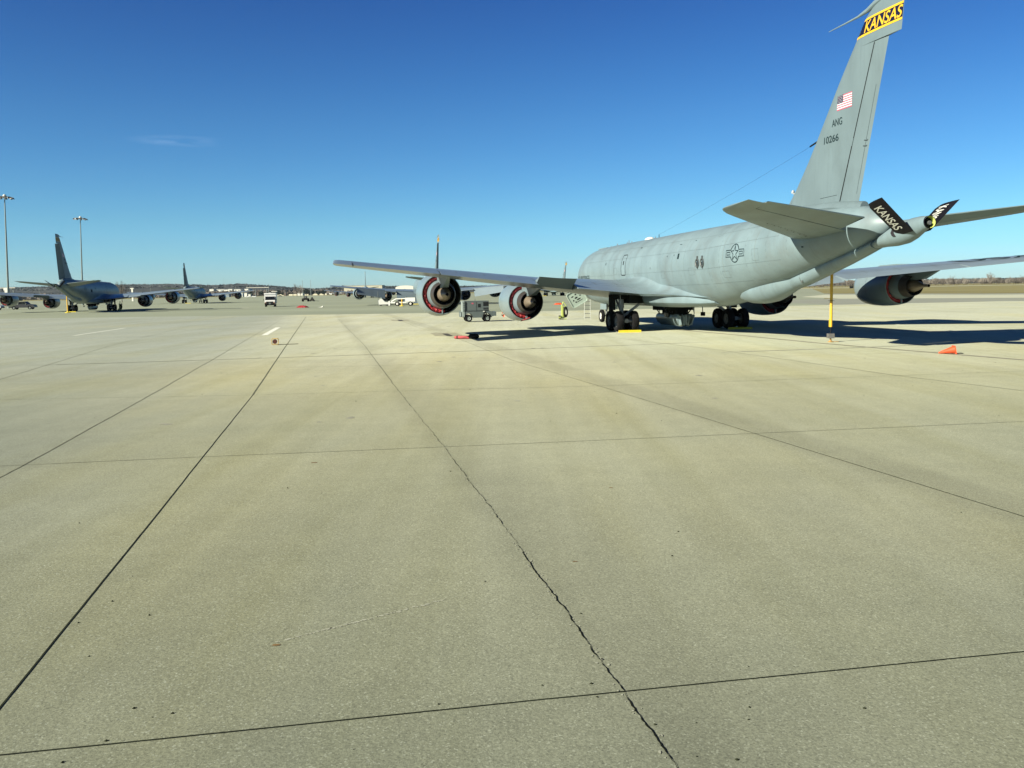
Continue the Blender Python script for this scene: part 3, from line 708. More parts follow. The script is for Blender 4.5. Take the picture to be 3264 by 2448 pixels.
def m_band(sd, text=True):
    b = MB(); X = lambda a, z: V(a, sd * (fin_half(a, z) + .006), z)
    def quad(z0, z1, mi, off=.0):
        n = 14
        for i in range(n):
            f0, f1 = i / n, (i + 1) / n; q = []
            for (f, z) in ((f0, z0), (f1, z0), (f1, z1), (f0, z1)):
                a = F_LE(z) + .03 + (F_TE(z) - F_LE(z) - .05) * f; q.append(V(a, sd * (fin_half(a, z) + .006 + off), z))
            b.add(q, [(0, 1, 2, 3)], mi)
    quad(11.62, 12.14, 0); quad(11.58, 11.655, 1, .003); quad(12.105, 12.18, 1, .003)
    if text:
        def f(u, v):
            z = 11.68 + .40 * v; uu = u if sd > 0 else 1 - u; a = 18.84 + uu * 2.08 + .13 * v
            return V(a, sd * (fin_half(a, z) + .012), z)
        text_on(b, 'KANSAS', f, 1)
    return b.mesh('tail_band', [MAT['navy'], MAT['yellow']])
def m_flag(sd):
    b = MB(); z0, z1, a0, a1 = 9.20, 9.75, 17.22, 18.20
    def q(fa, fb, za, zb, mi, off):
        n = max(1, int((fb - fa) * 10))
        for i in range(n):
            ga = fa + (fb - fa) * i / n; gb = fa + (fb - fa) * (i + 1) / n
            P = [V(a, sd * (fin_half(a, z) + off), z) for a, z in ((a0 + (a1 - a0) * ga, za), (a0 + (a1 - a0) * gb, za), (a0 + (a1 - a0) * gb, zb), (a0 + (a1 - a0) * ga, zb))]; b.add(P, [(0, 1, 2, 3)], mi)
    h_ = (z1 - z0) / 13
    for i in range(13): q(0, 1, z0 + i * h_, z0 + (i + 1) * h_, 0 if i % 2 == 0 else 1, .006)
    q(0, .42, z0 + 6 * h_, z1, 2, .009)
    for r_ in range(5):
        for c_ in range(6):
            fx = .04 + c_ * .062; zz = z0 + 6 * h_ + .035 + r_ * .055; q(fx, fx + .022, zz, zz + .022, 1, .011)
    return b.mesh('tail_flag', [MAT['flagred'], MAT['flagwhite'], MAT['flagblue']])
def m_finnum(sd, num):
    b = MB()
    def f(a0, a1, z0, z1):
        def g(u, v):
            uu = u if sd > 0 else 1 - u; z = z0 + (z1 - z0) * v; a = a0 + (a1 - a0) * uu; return V(a, sd * (fin_half(a, z) + .007), z)
        return g
    text_on(b, *((('10266'), f(16.36, 17.38, 8.06, 8.34)) if num else ('ANG', f(16.90, 17.60, 8.64, 8.92))))
    return b.mesh('serial_number', [MAT['lettering']])
def m_star(sd):
    b = MB(); ca, cz, r = 11.48, 3.99, .41
    P = lambda x, y: on_fus(ca + x, cz + y, sd, .009)
    def poly(pts, wd, closed=True):
        vs, fs = strip2d(pts, wd, closed); b.add([P(x, y) for x, y in vs], fs)
    arc = lambda t0, t1, n: [(r * math.cos(t0 + (t1 - t0) * i / n), r * math.sin(t0 + (t1 - t0) * i / n)) for i in range(n + 1)]
    y1 = r * math.sin(R(22))
    poly(arc(R(22), R(158), 18), .045, False); poly(arc(R(202), R(338), 18), .045, False)
    star = []
    for i in range(10):
        q = R(90 + i * 36); rr_ = (.40 if i % 2 == 0 else .165); star.append((rr_ * math.cos(q), rr_ * math.sin(q)))
    inn = [(x * (.74 if i % 2 == 0 else .70), y * (.74 if i % 2 == 0 else .70)) for i, (x, y) in enumerate(star)]
    b.add([P(x, y) for x, y in star + inn], [(i, (i + 1) % 10, (i + 1) % 10 + 10, i + 10) for i in range(10)])
    for s in (1, -1):
        poly([(s * r * math.cos(R(22)), y1), (s * .84, y1), (s * .84, -y1), (s * r * math.cos(R(22)), -y1)], .042, False)
        poly([(s * .44, .06), (s * .74, .06), (s * .74, -.06), (s * .44, -.06)], .038)
    return b.mesh('national_insignia', [MAT['lettering']])
def m_door(sd):
    b = MB(); P = lambda x, z: on_fus(-4.55 + x, z, sd, .009)
    pts = []
    for (cx, cz, t0) in ((.30, 4.45, 0), (-.30, 4.45, 90), (-.30, 3.42, 180), (.30, 3.42, 270)):
        for k in range(6): q = R(t0 + k * 18); pts.append((cx + .12 * math.cos(q), cz + .12 * math.sin(q)))
    vs, fs = strip2d(sum([[p] if math.hypot(p[0] - q[0], p[1] - q[1]) < .3 else [(p[0] + (q[0] - p[0]) * i / 6, p[1] + (q[1] - p[1]) * i / 6) for i in range(6)] for p, q in zip(pts, pts[1:] + pts[:1])], []), .045, True); b.add([P(x, z) for x, z in vs], fs)
    b.add([P(x, z) for x, z in ((-.08, 3.95), (.06, 3.95), (.06, 4.2), (-.08, 4.2))], [(0, 1, 2, 3)])
    return b.mesh('escape_hatch', [MAT['dark']])
PANELS = [(4.75, 4.12, .22, .28), (4.1, 4.2, .06, .08), (3.1, 4.18, .05, .08), (-8.4, 4.12, .12, .16), (.5, 3.6, .04, .1), (6.4, 4.85, .16, .03), (4.5, 4.75, .3, .03), (-2.2, 4.9, .25, .05), (16.6, 4.2, .13, .44)]
def m_panel(sd, a, z, w_, h_):
    b = MB(); P = lambda a, z: on_fus(a, z, sd, .009)
    b.add([P(a - w_ / 2, z - h_ / 2), P(a + w_ / 2, z - h_ / 2), P(a + w_ / 2, z + h_ / 2), P(a - w_ / 2, z + h_ / 2)], [(0, 1, 2, 3)])
    return b.mesh('access_panel', [MAT['lettering']])
def m_panellines(sd):
    """fine skin seams and rivet rows drawn as one thin trim part"""
    b = MB(); rnd = random.Random(8)
    def line(P, wd):
        vs, fs = strip2d(P, wd); b.add([on_fus(a, z, sd, .0045) for a, z in vs], fs)
    for z in (4.95, 4.35, 3.35, 2.6):
        line([(a, z + (.0 if a < 8 else (a - 8) * .03)) for a in [-15 + i for i in range(31)]], .010)
    for a in (-14.2, -12.4, -10.9, -8.7, -6.6, -3.4, -1.1, 1.7, 3.9, 5.6, 8.7, 9.9, 12.4, 14.1, 15.6, 17.0):
        line([(a, z) for z in [2.2 + .3 * i for i in range(11)] if z > interp(FUS, a)[1] + .3], .010)
    for (a, z, w_, h_) in ((9.0, 4.9, .5, .4), (6.2, 3.1, .7, .35), (-6.5, 3.4, .6, .4), (13.0, 3.6, .5, .5), (10.1, 2.9, .6, .3), (2.2, 3.0, .5, .4), (-10, 4.5, .5, .35)):
        line([(a, z), (a + w_, z)], .012); line([(a, z + h_), (a + w_, z + h_)], .012); line([(a, z), (a, z + h_ / 2), (a, z + h_)], .012); line([(a + w_, z), (a + w_, z + h_ / 2), (a + w_, z + h_)], .012)
    return b.mesh('skin_seams', [mat('skin_seam_line', (.125, .175, .19), .6, var=.1)])
def m_nose_text():
    b = MB(); text_on(b, 'U.S. AIR FORCE', lambda u, v: on_fus(-16.2 + 3.8 * u, 3.2 + .24 * v, 1, .009)); return b.mesh('fuselage_lettering', [MAT['lettering']])
def m_port(a, sd):
    b = MB(); c = on_fus(a, 3.68, sd, .0); ax = V(0, sd, 0)
    b.lathe([(-.05, .225), (.035, .225), (.045, .20), (.02, .165), (.0, .155)], c, ax, 24, 0); b.lathe([(.0, .155), (.002, .001)], c, ax, 24, 1)
    b.box(c + V(0, sd * .0, .27), (.06, .13, .14), 0); b.box(c + V(0, sd * .0, -.24), (.05, .1, .06), 0)
    return b.mesh('porthole', [mat('porthole_rim', (.075, .09, .095), .6, var=.15), MAT['glass']])
ANTS = [(-13.0, .10, 1), (-11.5, .16, 1), (-9.3, .12, 1), (-8.9, .22, 1), (-8.3, .12, 1), (-3.7, .12, 1), (-3.0, .36, -1), (2.5, .36, -1)]
def m_antenna(a, h_, up):
    b = MB()
    if up > 0: z = interp(FUS, a)[0]; b.loft([[V(a + dx, dy, z - .05) for dx, dy in ((-.12, 0), (0, .02), (.14, 0), (0, -.02))], [V(a + .08 + dx, dy, z + h_) for dx, dy in ((-.06, 0), (0, .012), (.07, 0), (0, -.012))]])
    else: b.loft([[V(a + dx, dy, 1.36) for dx, dy in ((-.12, 0), (0, .02), (.14, 0), (0, -.02))], [V(a + .12 + dx, dy, .98) for dx, dy in ((-.05, 0), (0, .012), (.06, 0), (0, -.012))]])
    return b.mesh('blade_antenna', [MAT['hub']])
def m_blister():
    b = MB(); rings = []
    for i in range(9):
        t = math.pi * i / 8; a = -4.7 - .55 * math.cos(t); r = max(.02, math.sin(t) ** .6)
        rings.append([V(a, .26 * r * math.cos(q), 5.50 + .20 * r * math.sin(q)) for q in [2 * math.pi * k / 16 for k in range(16)]])
    b.loft(rings); return b.mesh('antenna_dome', [MAT['white']])
def m_beacon():
    b = MB(); b.lathe([(0, .07), (.08, .07), (.13, .04), (.14, .005)], V(13.55, 0, 6.45) , (0, -.3, 1), 12); b.box(V(13.75, 0, 6.42), (.05, .3, .05)); return b.mesh('fin_beacon', [MAT['strut']])
def m_wire():
    b = MB(); A = V(15.5, 0, 8.29); B = V(-3.0, 0, 5.75); P = []
    for i in range(25): t = i / 24; P.append(A.lerp(B, t) - Vector((0, 0, 4 * t * (1 - t) * .08)))
    b.path(P, .0034, 5); b.path([A + Vector((0, -.15, .05)), A.lerp(B, .03)], .035, 6); b.tube(B, V(-3.0, 0, 5.5), .02); return b.mesh('antenna_wire', [MAT['rubber']])
def m_pod():
    b = MB(); rings = []
    for a, w_, zt_, zb in ((9.05, .10, 2.05, 1.95), (9.2, .36, 2.25, 1.82), (9.6, .62, 2.5, 1.73), (10.3, .80, 2.75, 1.66), (11.2, .84, 2.9, 1.66), (12.1, .78, 3.0, 1.76), (12.9, .66, 3.1, 1.97), (13.6, .52, 3.2, 2.18), (14.2, .42, 3.3, 2.34)):
        zc = (zt_ + zb) / 2; rings.append([V(a, w_ * math.cos(t), zc + (zt_ - zb) / 2 * math.sin(t)) for t in [2 * math.pi * k / 24 for k in range(24)]])
    b.loft(rings); pass
    return b.mesh('boom_operator_pod', [MAT['skin'], MAT['glass']])
BOOMT = [(14.0, 2.30, 3.2, .42), (14.9, 2.46, 3.2, .43), (16.4, 2.82, 3.5, .40), (18.0, 3.22, 3.75, .35), (19.2, 3.55, 3.95, .32), (19.9, 3.76, 4.1, .33)]
def m_boom():
    b = MB(); rings = []
    for a, zb, zt_, w_ in BOOMT: rings.append([V(a, w_ * math.cos(t), (zb + zt_) / 2 + (zt_ - zb) / 2 * math.sin(t)) for t in [2 * math.pi * k / 20 for k in range(20)]])
    b.loft(rings)
    rings = []
    for a, zb, zt_, w_ in ((19.85, 3.77, 4.05, .24), (20.4, 3.80, 4.26, .36), (21.0, 3.80, 4.50, .42), (21.6, 3.86, 4.66, .40), (22.0, 3.98, 4.72, .34), (22.35, 4.14, 4.74, .26), (22.62, 4.26, 4.73, .215), (22.8, 4.30, 4.72, .205)):
        rings.append([V(a, w_ * math.cos(t), (zb + zt_) / 2 + (zt_ - zb) / 2 * math.sin(t)) for t in [2 * math.pi * k / 24 for k in range(24)]])
    b.loft(rings, True, False)
    b.add([V(15.02, .36, 2.6), V(15.12, .36, 2.6), V(15.3, .36, 2.92), V(15.2, .36, 2.92)], [(0, 1, 2, 3)], 1)
    b.lathe([(0, .432), (.02, .432)], V(15.0, 0, 2.82), V(1, 0, .2), 20, 1)
    return b.mesh('refuelling_boom', [MAT['skin'], mat('boom_seam', (.12, .13, .13), .6)])
def m_boomend():
    b = MB(); ax = V(1, 0, .12); c = V(22.78, 0, 4.51)
    b.lathe([(-.02, .217), (.03, .217), (.03, .204)], c, ax, 24, 0); b.lathe([(.03, .204), (-.14, .198)], c, ax, 24, 1); b.lathe([(-.14, .198), (-.14, .001)], c, ax, 24, 0)
    b.tube(c + V(-.25, -.02, -.02), c + V(.0, -.02, -.02), .07, .07, 12, 2)
    return b.mesh('boom_nozzle', [MAT['black'], MAT['lime'], MAT['hub']])
def m_ruddev(sd):
    b = MB()
    P = {1: (Vector(V(21.45, .28, 4.18)), Vector(V(22.42, .34, 4.24)), Vector(V(21.62, 1.58, 5.18)), Vector(V(22.56, 1.64, 5.34))),
         -1: (Vector(V(21.5, -.28, 4.20)), Vector(V(22.42, -.32, 4.26)), Vector(V(21.62, -1.12, 5.12)), Vector(V(22.62, -1.24, 5.28)))}[sd]
    rl_, rt_, tl_, tt_ = P; rings = []
    nrm = (rt_ - rl_).cross(tl_ - rl_).normalized()
    for k in (0, .5, .9, 1.0):
        A = rl_.lerp(tl_, k); B_ = rt_.lerp(tt_, k)
        if k == 1.0: A = A.lerp(B_, .12)
        rings.append([A + (B_ - A) * x + nrm * y * (B_ - A).length for x, y in foil(0, 1, .10, 0, 8)])
    b.loft(rings)
    b.path([V(21.3, .1 * sd, 4.2), rl_.lerp(tl_, .08)], .16, 8)
    def f(u, v):
        k = .86 - .70 * u; A = rl_.lerp(tl_, k); B_ = rt_.lerp(tt_, k)
        if sd > 0: x = .24 + .50 * v; s_ = 1
        else: x = .28 + .46 * (1 - v) if False else .30 + .46 * v; s_ = 1
        n_ = nrm if nrm.dot(Vector((-.35, -1, -.3 if sd > 0 else .9))) > 0 else -nrm
        return A + (B_ - A) * x + n_ * (.056 * (B_ - A).length + .008)
    text_on(b, 'KANSAS', f, 1)
    return b.mesh('ruddevator', [MAT['black'], MAT['white']])
def wheel(b, c, r, w_, hub_mi=1, n=28):
    ax = Vector((1, 0, 0)); c = Vector(c)
    prof = [(-w_ * .36, r * .52), (-w_ * .46, r * .62), (-w_ * .5, r * .80), (-w_ * .42, r * .93), (-w_ * .22, r * .99), (0, r), (w_ * .22, r * .99), (w_ * .42, r * .93), (w_ * .5, r * .80), (w_ * .46, r * .62), (w_ * .36, r * .52)]
    b.lathe(prof, c, ax, n, 0)
    for s in (-1, 1): b.lathe([(s * w_ * .36, r * .53), (s * w_ * .30, r * .46), (s * w_ * .22, r * .40), (s * w_ * .24, r * .18), (s * w_ * .42, r * .14), (s * w_ * .43, .001)], c, ax, n, hub_mi)
def m_mainwheel():
    b = MB(); wheel(b, (0, 0, 0), .60, .40); return b.mesh('wheel', [MAT['tyre'], MAT['hub']])
def m_nosewheel():
    b = MB(); wheel(b, (0, 0, 0), .47, .28); return b.mesh('wheel', [MAT['tyre'], MAT['hubw']])
def m_maingear(sd):
    b = MB(); L = 3.366 * sd
    b.tube(V(-.85, L, .62), V(.85, L, .62), .12, .12, 10)
    for a in (-.7, .7): b.tube(V(a, L - .5, .60), V(a, L + .5, .60), .08, .08, 10)
    b.tube(V(0, L, .6), V(-.15, L, 1.5), .10, .12, 12); b.tube(V(-.12, L, 1.35), V(-.35, L + .0 * sd, 2.5), .15, .17, 12)
    b.tube(V(.0, L - .05 * sd, .85), V(.0, 1.75 * sd, 1.95), .085, .075, 8)
    b.tube(V(0, L, .9), V(-1.6, L, 2.2), .06, .06, 8)
    b.path([V(.12, L + .1, .8), V(.16, L + .12, 1.4), V(.1, L + .15, 2.1)], .025, 6)
    return b.mesh('gear_strut', [MAT['strut']])
def m_maindoor(sd):
    b = MB(); L = 3.366 * sd; b.box(V(-.62, L + .42 * sd, 1.72), (.05, 1.15, 1.0)); b.box(V(-.2, L + .1 * sd, 2.05), (.9, .5, .4), 0)
    return b.mesh('gear_door', [MAT['well']])
def m_bodydoor(sd):
    b = MB(); rings = []
    for a, g_ in ((-2.2, .16), (-2.05, 0), (-.4, 0), (1.25, 0), (1.4, .12)):
        ring = []
        for k in range(13):
            t = k / 12; t = g_ + (1 - 2 * g_) * t
            ring.append(V(a, sd * (.10 + .40 * math.sin(math.pi * (t * .62 + .30))), .95 - .71 * t))
        inner = [p + V(0, -sd * .05, 0) for p in reversed(ring)]
        rings.append(ring + inner)
    b.loft(rings)
    for k, (l0, l1) in enumerate(((.46, .34), (.20, .16), (.02, .06))):
        b.loft([[V(1.38, sd * l0, .93), V(1.38, sd * (l0 + .05), .93), V(1.38, sd * (l1 + .05), .30), V(1.38, sd * l1, .30)], [V(1.62 - .12 * k, sd * (l0 - .04), .86), V(1.62 - .12 * k, sd * (l0 + .0), .86), V(1.54 - .1 * k, sd * (l1 - .02), .36), V(1.54 - .1 * k, sd * (l1 - .05), .36)]])
    for a in (-1.7, .6): b.tube(V(a, sd * .45, .95), V(a, sd * .85, 1.5), .035, .035, 8, 1)
    b.box(V(1.2, sd * 1.12, .93), (.16, .3, .22), 1); b.tube(V(1.2, sd * 1.12, .95), V(.9, sd * 1.2, 1.5), .025, .025, 6, 1)
    return b.mesh('wheel_well_door', [MAT['cowl'], MAT['well']])
def m_well():
    b = MB()
    b.box(V(-.6, 0, 1.30), (1.7, 2.4, .3), 0)
    b.box(V(-.3, 0, 1.08), (.9, 1.9, .4), 0)
    for sd in (1, -1): b.box(V(-.5, sd * 2.35, 1.86), (1.5, 2.0, .5), 0)  # solid dark boxes stand for the shade inside the open wells
    for l in (.0, .32, -.35, .6): b.tube(V(.2, l, 1.3), V(.3, l * 1.1, .75), .12, .09, 8, 0)
    b.tube(V(.1, .2, 1.3), V(-.2, .55, .85), .03, .03, 6, 1); b.tube(V(.3, -.1, 1.3), V(.4, .1, .8), .035, .035, 6, 1)
    return b.mesh('wheel_well', [MAT['well'], MAT['strut']])
def m_nosegear():
    b = MB(); b.tube(V(-14.2, 0, .45), V(-14.2, 0, 1.0), .07, .08, 10); b.tube(V(-14.2, 0, .95), V(-14.05, 0, 1.7), .11, .12, 10); b.tube(V(-14.2, -.35, .47), V(-14.2, .35, .47), .05, .05, 8)
    b.tube(V(-14.1, 0, 1.0), V(-13.1, 0, 1.5), .05, .05, 8); b.box(V(-14.35, .05, 1.15), (.3, .12, .12), 1)
    b.prism([(0, 0), (.55, 0), (.25, -.6)], lambda u, v, q: V(-14.1 + u, .1 + q, 1.15 + v), .03)
    return b.mesh('gear_strut', [MAT['strut'], MAT['hubw']])
def m_nosedoor():
    b = MB()
    for sd in (1, -1): b.box(V(-13.6, sd * .42, 1.18), (.03, 1.5, .42))
    return b.mesh('gear_door', [MAT['cowl']])
def m_usaf():
    b = MB()
    def f(u, v):
        l = 15.0 + 4.4 * u; x = .30 + .34 * (1 - v); return wing_top(l, x + (0), -1, .01)
    vs, fs = text2d('USAF')
    b.add([f(u, v) for u, v in vs], fs); return b.mesh('wing_lettering', [MAT['lettering']])

def tanker(x, y, hd, label, group, rudder=0.0, flaps=0.0, covers=True, ail=0.0, number=True, opened=False, inlet=True):
    root = empty('tanker_aircraft', (x, y, .0125 if y < 60 else .0085), R(hd)); tag(root, label, 'aircraft', group)
    f = part('fuselage', 'fus', m_fuselage, root)
    for s in (1, -1):
        part('skin_seams', 'pl%d' % s, lambda: m_panellines(s), f)
        for q in PANELS: part('access_panel', 'ap%d%s' % (s, q), (lambda q=q: m_panel(s, *q)), f)
    for s in (1, -1):
        part('insignia', 'star%d' % s, lambda: m_star(s), f); part('escape_hatch', 'door%d' % s, lambda: m_door(s), f)
        for a in (7.41, 8.01): part('porthole', 'port%d%s' % (s, a), lambda: m_port(a, s), f)
    part('fuselage_lettering', 'ntx', m_nose_text, f)
    [part('blade_antenna', 'ant%s' % q[0], (lambda q=q: m_antenna(*q)), f) for q in ANTS]; part('antenna_dome', 'dome', m_blister, f); part('antenna_wire', 'wire', m_wire, root)
    part('wing_root_fairing', 'rf', m_rootfair, root); part('boom_operator_pod', 'pod', m_pod, root)
    part('wheel_well', 'well', m_well, root)
    for s in (1, -1):
        w_ = part('wing', 'wing%d' % s, lambda: m_wing(s), root)
        part('wing_seams', 'seams%d' % s, lambda: m_panels(s), w_)
        part('flap', 'fl1%d%s' % (s, flaps), lambda: m_surf(s, 2.35, 6.6, R(flaps), .06 if flaps else 0), w_)
        aa = ail if s > 0 else -ail * .3
        part('aileron', 'ai%d%s' % (s, aa), lambda: m_surf(s, 6.68, 8.95, R(aa)), w_)
        part('flap', 'fl2%d%s' % (s, flaps), lambda: m_surf(s, 9.03, 14.55, R(flaps), .06 if flaps else 0), w_)
        part('aileron', 'ao%d' % s, lambda: m_surf(s, 14.63, 18.8, R(-1)), w_)
        if s < 0: part('wing_lettering', 'usaf', m_usaf, w_)
        for kind, L, A, Z in (('i', 8.28, -3.9, 1.76), ('o', 14.0, 1.0, 2.33)):
            e = empty('engine'); e.parent = root; e.location = V(A, s * L, Z)
            c_ = part('fan_cowl', 'cowl', m_cowl, e); part('core_cowl', 'core', m_core, e); part('exhaust_nozzle', 'noz', m_nozzle, e); part('exhaust_plug', 'plug', m_plug, e); part('duct_strut', 'bif', m_bifurc, e)
            if covers: part('duct_cover', 'cov', m_cover, e)
            if inlet: part('inlet_cover', 'icov', m_inlet_cover, e)
            py = part('pylon', 'pyl' + kind, lambda: m_pylon(kind), root); py.location = V(0, s * L, 0)
    fin = part('fin', 'fin', m_fin, root); part('rudder', 'rud%s' % rudder, lambda: m_rudder(R(rudder)), fin)
    if rudder == 0: part('fin_seams', 'fs', m_finseams, fin)
    part('hf_probe', 'probe', m_probe, fin); part('fin_beacon', 'beac', m_beacon, fin)
    for s in (1, -1):
        part('tail_band', 'band%d' % s, lambda: m_band(s), fin); part('tail_flag', 'flag%d' % s, lambda: m_flag(s), fin)
        if number: part('serial_number', 'num%d' % s, lambda: m_finnum(s, 1), fin)
        part('unit_lettering', 'ang%d' % s, lambda: m_finnum(s, 0), fin)
        t = part('tailplane', 'tp%d' % s, lambda: m_tailplane(s), root); part('elevator', 'el%d' % s, lambda: m_elev(s), t); [part('vent_slot', 'vv%d_%d' % (s, k), (lambda k=k: m_tailvent(s, k)), t) for k in range(13)]
    bo = part('refuelling_boom', 'boom', m_boom, root); part('boom_nozzle', 'bn', m_boomend, bo)
    for s in (1, -1): part('ruddevator', 'rv%d' % s, lambda: m_ruddev(s), bo)
    for s in (1, -1):
        g = part('main_gear', 'mg%d' % s, lambda: m_maingear(s), root); part('gear_door', 'md%d' % s, lambda: m_maindoor(s), g)
        for a in (-.7, .7):
            for dl in (-.45, .45):
                wh = part('wheel', 'mw', m_mainwheel, g); wh.location = V(a, 3.366 * s + dl, .60)
        part('wheel_well_door', 'bd%d' % s, lambda: m_bodydoor(s), root)
    g = part('nose_gear', 'ng', m_nosegear, root); part('gear_door', 'nd', m_nosedoor, g)
    for dl in (-.35, .35):
        wh = part('wheel', 'nw', m_nosewheel, g); wh.location = V(-14.2, dl, .47)
    return root

GP = 'grey tanker aircraft parked on the apron'
main = tanker(9.799, 52.358, 10.752, 'nearest and largest grey tanker aircraft, with 10266 on its tall fin', GP, ail=-22)
def m_hatch():
    b = MB(); c = V(-15.2, 2.00, 1.84); ux = V(0, 1, .38).normalized() * -1; uy = V(0, -.38, 1).normalized()
    ux = V(.05, -.86, .48).normalized(); uy = V(.0, .5, .87).normalized(); nn = ux.cross(uy).normalized()
    if nn.dot(Vector((0, -1, 0))) < 0: nn = -nn
    hw_, hh = .66, .60
    def rr_(s, q): # rounded rectangle
        out = []
        for cx, cy, t0 in ((hw_ - .15, hh - .15, 0), (-hw_ + .15, hh - .15, 90), (-hw_ + .15, -hh + .15, 180), (hw_ - .15, -hh + .15, 270)):
            for k in range(5): t = R(t0 + k * 22.5); out.append(c + ux * (cx + .15 * math.cos(t)) * s + uy * (cy + .15 * math.sin(t)) * s + nn * q)
        return out
    b.loft([rr_(.88, -.22), rr_(1, -.1), rr_(1, .05), rr_(.92, .05), rr_(.90, .0)], True, True)
    for (x, y, w_, h_) in ((-.28, .22, .10, .05), (.02, .27, .08, .05), (-.06, .03, .13, .06), (.25, .22, .06, .06), (.3, .05, .06, .06), (-.33, -.08, .06, .06), (-.22, -.26, .06, .06), (.08, -.15, .18, .05), (.1, -.3, .3, .025)):
        pts = [c + ux * (x + w_ * math.cos(t)) + uy * (y + h_ * math.sin(t)) + nn * .004 for t in [2 * math.pi * k / 10 for k in range(10)]]
        b.add(pts, [tuple(range(10))], 1)
    b.path([c + ux * .58 + uy * .3 + nn * .0, c + ux * .95 + uy * .38], .04, 6, 1)
    return b.mesh('entry_hatch', [MAT['hatch'], MAT['dark']])
ht = put('entry_hatch', m_hatch(), main); ht['label'] = 'open pale green hatch with round holes in its inner panel'
b = MB(); e2 = V(-7.0, 9.02, 1.1)
rnd = random.Random(9)
for k in range(9):
    p = e2 + Vector((rnd.uniform(-.22, .22), rnd.uniform(-.1, .1), rnd.uniform(-.3, .25))); q = [p + Vector((rnd.uniform(-.16, .16), rnd.uniform(-.08, .08), rnd.uniform(-.16, .16))) for _ in range(4)]
    b.add(q, [(0, 1, 2), (0, 2, 3), (0, 3, 1)])
b.path([e2 + Vector((0, 0, .2)), V(-7.3, 8.9, 1.5)], .02, 5)
so = put('warning_streamer', b.mesh('warning_streamer', [MAT['orange']]), main)
# streamer under the second engine's duct cover
b = MB(); b.tube(V(-3.8, 8.2, .95), V(-3.8, 8.22, .72), .02, .02, 6, 1); b.tube(V(-3.85, 8.62, .60), V(-3.75, 8.05, .80), .035, .035, 6, 0)
put('cover_strap', b.mesh('cover_strap', [MAT['red'], MAT['hub']]), main)

t2 = tanker(-77.05, 163.8, 12.4, 'grey tanker aircraft at the left with red engine covers and angled dark rudder', GP, rudder=30, ail=-20)
t3 = tanker(-106.25, 299.6, 11.8, 'distant grey tanker aircraft seen beyond the white box van', GP, ail=-15, rudder=24)
t4 = tanker(-16.82, 182.5, 11.3, 'grey tanker aircraft with lowered flaps behind the nearest port wing', GP, flaps=38, covers=False, inlet=False, rudder=22)
t5 = tanker(-72.27, 443.0, 10.2, 'farthest small grey tanker aircraft in front of the cream hangar', GP)
t6 = tanker(17.31, 352.9, 10.8, 'far grey tanker aircraft whose fin shows left of the nearest nose', GP, rudder=22)

# ================================================================== THINGS ON THE APRON
# --- yellow tail stand under the rear body
t = empty('tail_stand', (13.89, 38.48, .0125)); tag(t, 'tall yellow tail stand pole reaching up to the underside of the nearest rear fuselage', 'tail stand')
b = MB(); b.tube((0, 0, .66), (0, 0, 3.86), .062, .062, 14); b.tube((-.07, -.01, .66), (-.07, -.01, 1.0), .02, .02, 6); put('pole', b.mesh('pole', [MAT['yellow']]), t)
b = MB(); b.tube((0, 0, .1), (0, 0, .68), .016, .016, 8); put('jack_screw', b.mesh('jack_screw', [MAT['olive']]), t)
b = MB(); b.box((0, 0, .27), (.27, .22, .20)); put('weight', b.mesh('weight', [MAT['steel']]), t)
b = MB(); b.lathe([(0, .12), (.03, .12), (.05, .05), (.17, .035)], (0, 0, 0), (0, 0, 1), 14, 0, True, True); b.tube((.1, 0, .02), (.34, -.05, .012), .012); put('foot', b.mesh('foot', [mat('rusty_foot', (.45, .27, .08), .7, var=.3, vscale=20)]), t)
b = MB(); b.tube((0, 0, 1.78), (0, 0, 1.80), .075, .075, 12); b.box((0, 0, 1.79), (.30, .02, .012)); put('collar', b.mesh('collar', [MAT['olive']]), t)
# --- cone lying on its side
t = empty('traffic_cone', (15.30, 31.0, .0145), R(-6)); tag(t, 'small orange traffic cone lying on its side by the dark rail', 'traffic cone')
b = MB(); tip = Vector((-.29, 0, .035)); base = Vector((.22, 0, .135)); ax = (base - tip).normalized(); L = (base - tip).length
b.lathe([(0, .018), (.01, .03), (L * .6, .095), (L - .02, .135), (L, .14)], tip, ax, 22, 0, True, True); put('cone_body', b.mesh('cone_body', [MAT['orange']]), t)
b = MB(); n_ = ax; u_ = Vector((0, 1, 0)); v_ = n_.cross(u_)
b.prism([(-.15, -.15), (.15, -.15), (.15, .15), (-.15, .15)], lambda p, q, w_: base + u_ * p + v_ * q + n_ * w_, .025); put('base_plate', b.mesh('base_plate', [MAT['orange']]), t)
b = MB(); b.path([(.25, -.02, .02), (.4, -.03, .012), (.52, -.06, .012)], .012); put('cone_strap', b.mesh('cone_strap', [MAT['rubber']]), t)
# --- chocks
def chock(x, y, rz, L, label, z=.0125):
    t = empty('wheel_chock', (x, y, z), R(rz)); tag(t, label, 'chock', 'yellow wheel chocks')
    if 'chk' not in CACHE:
        b = MB(); pr = [(-.09, 0), (.09, 0), (.07, .09), (.02, .135), (-.02, .135), (-.07, .09)]
        b.prism(pr, lambda u, v, w_: Vector((w_ - .635, u, v)), 1.27); CACHE['chk'] = b.mesh('chock_bar', [MAT['chock']])
        b = MB(); b.box((-.62, 0, .06), (.02, .16, .10)); b.box((.62, 0, .06), (.02, .16, .10)); CACHE['chke'] = b.mesh('end_cap', [MAT['yellow']])
    o = put('chock_bar', CACHE['chk'], t); o.scale = (L / 1.27, 1, 1); o2 = put('end_cap', CACHE['chke'], t); o2.scale = (L / 1.27, 1, 1)
    return t
chock(6.70, 49.95, 2, 1.27, 'bright yellow bar chock behind the sunlit port main wheels of the nearest tanker')
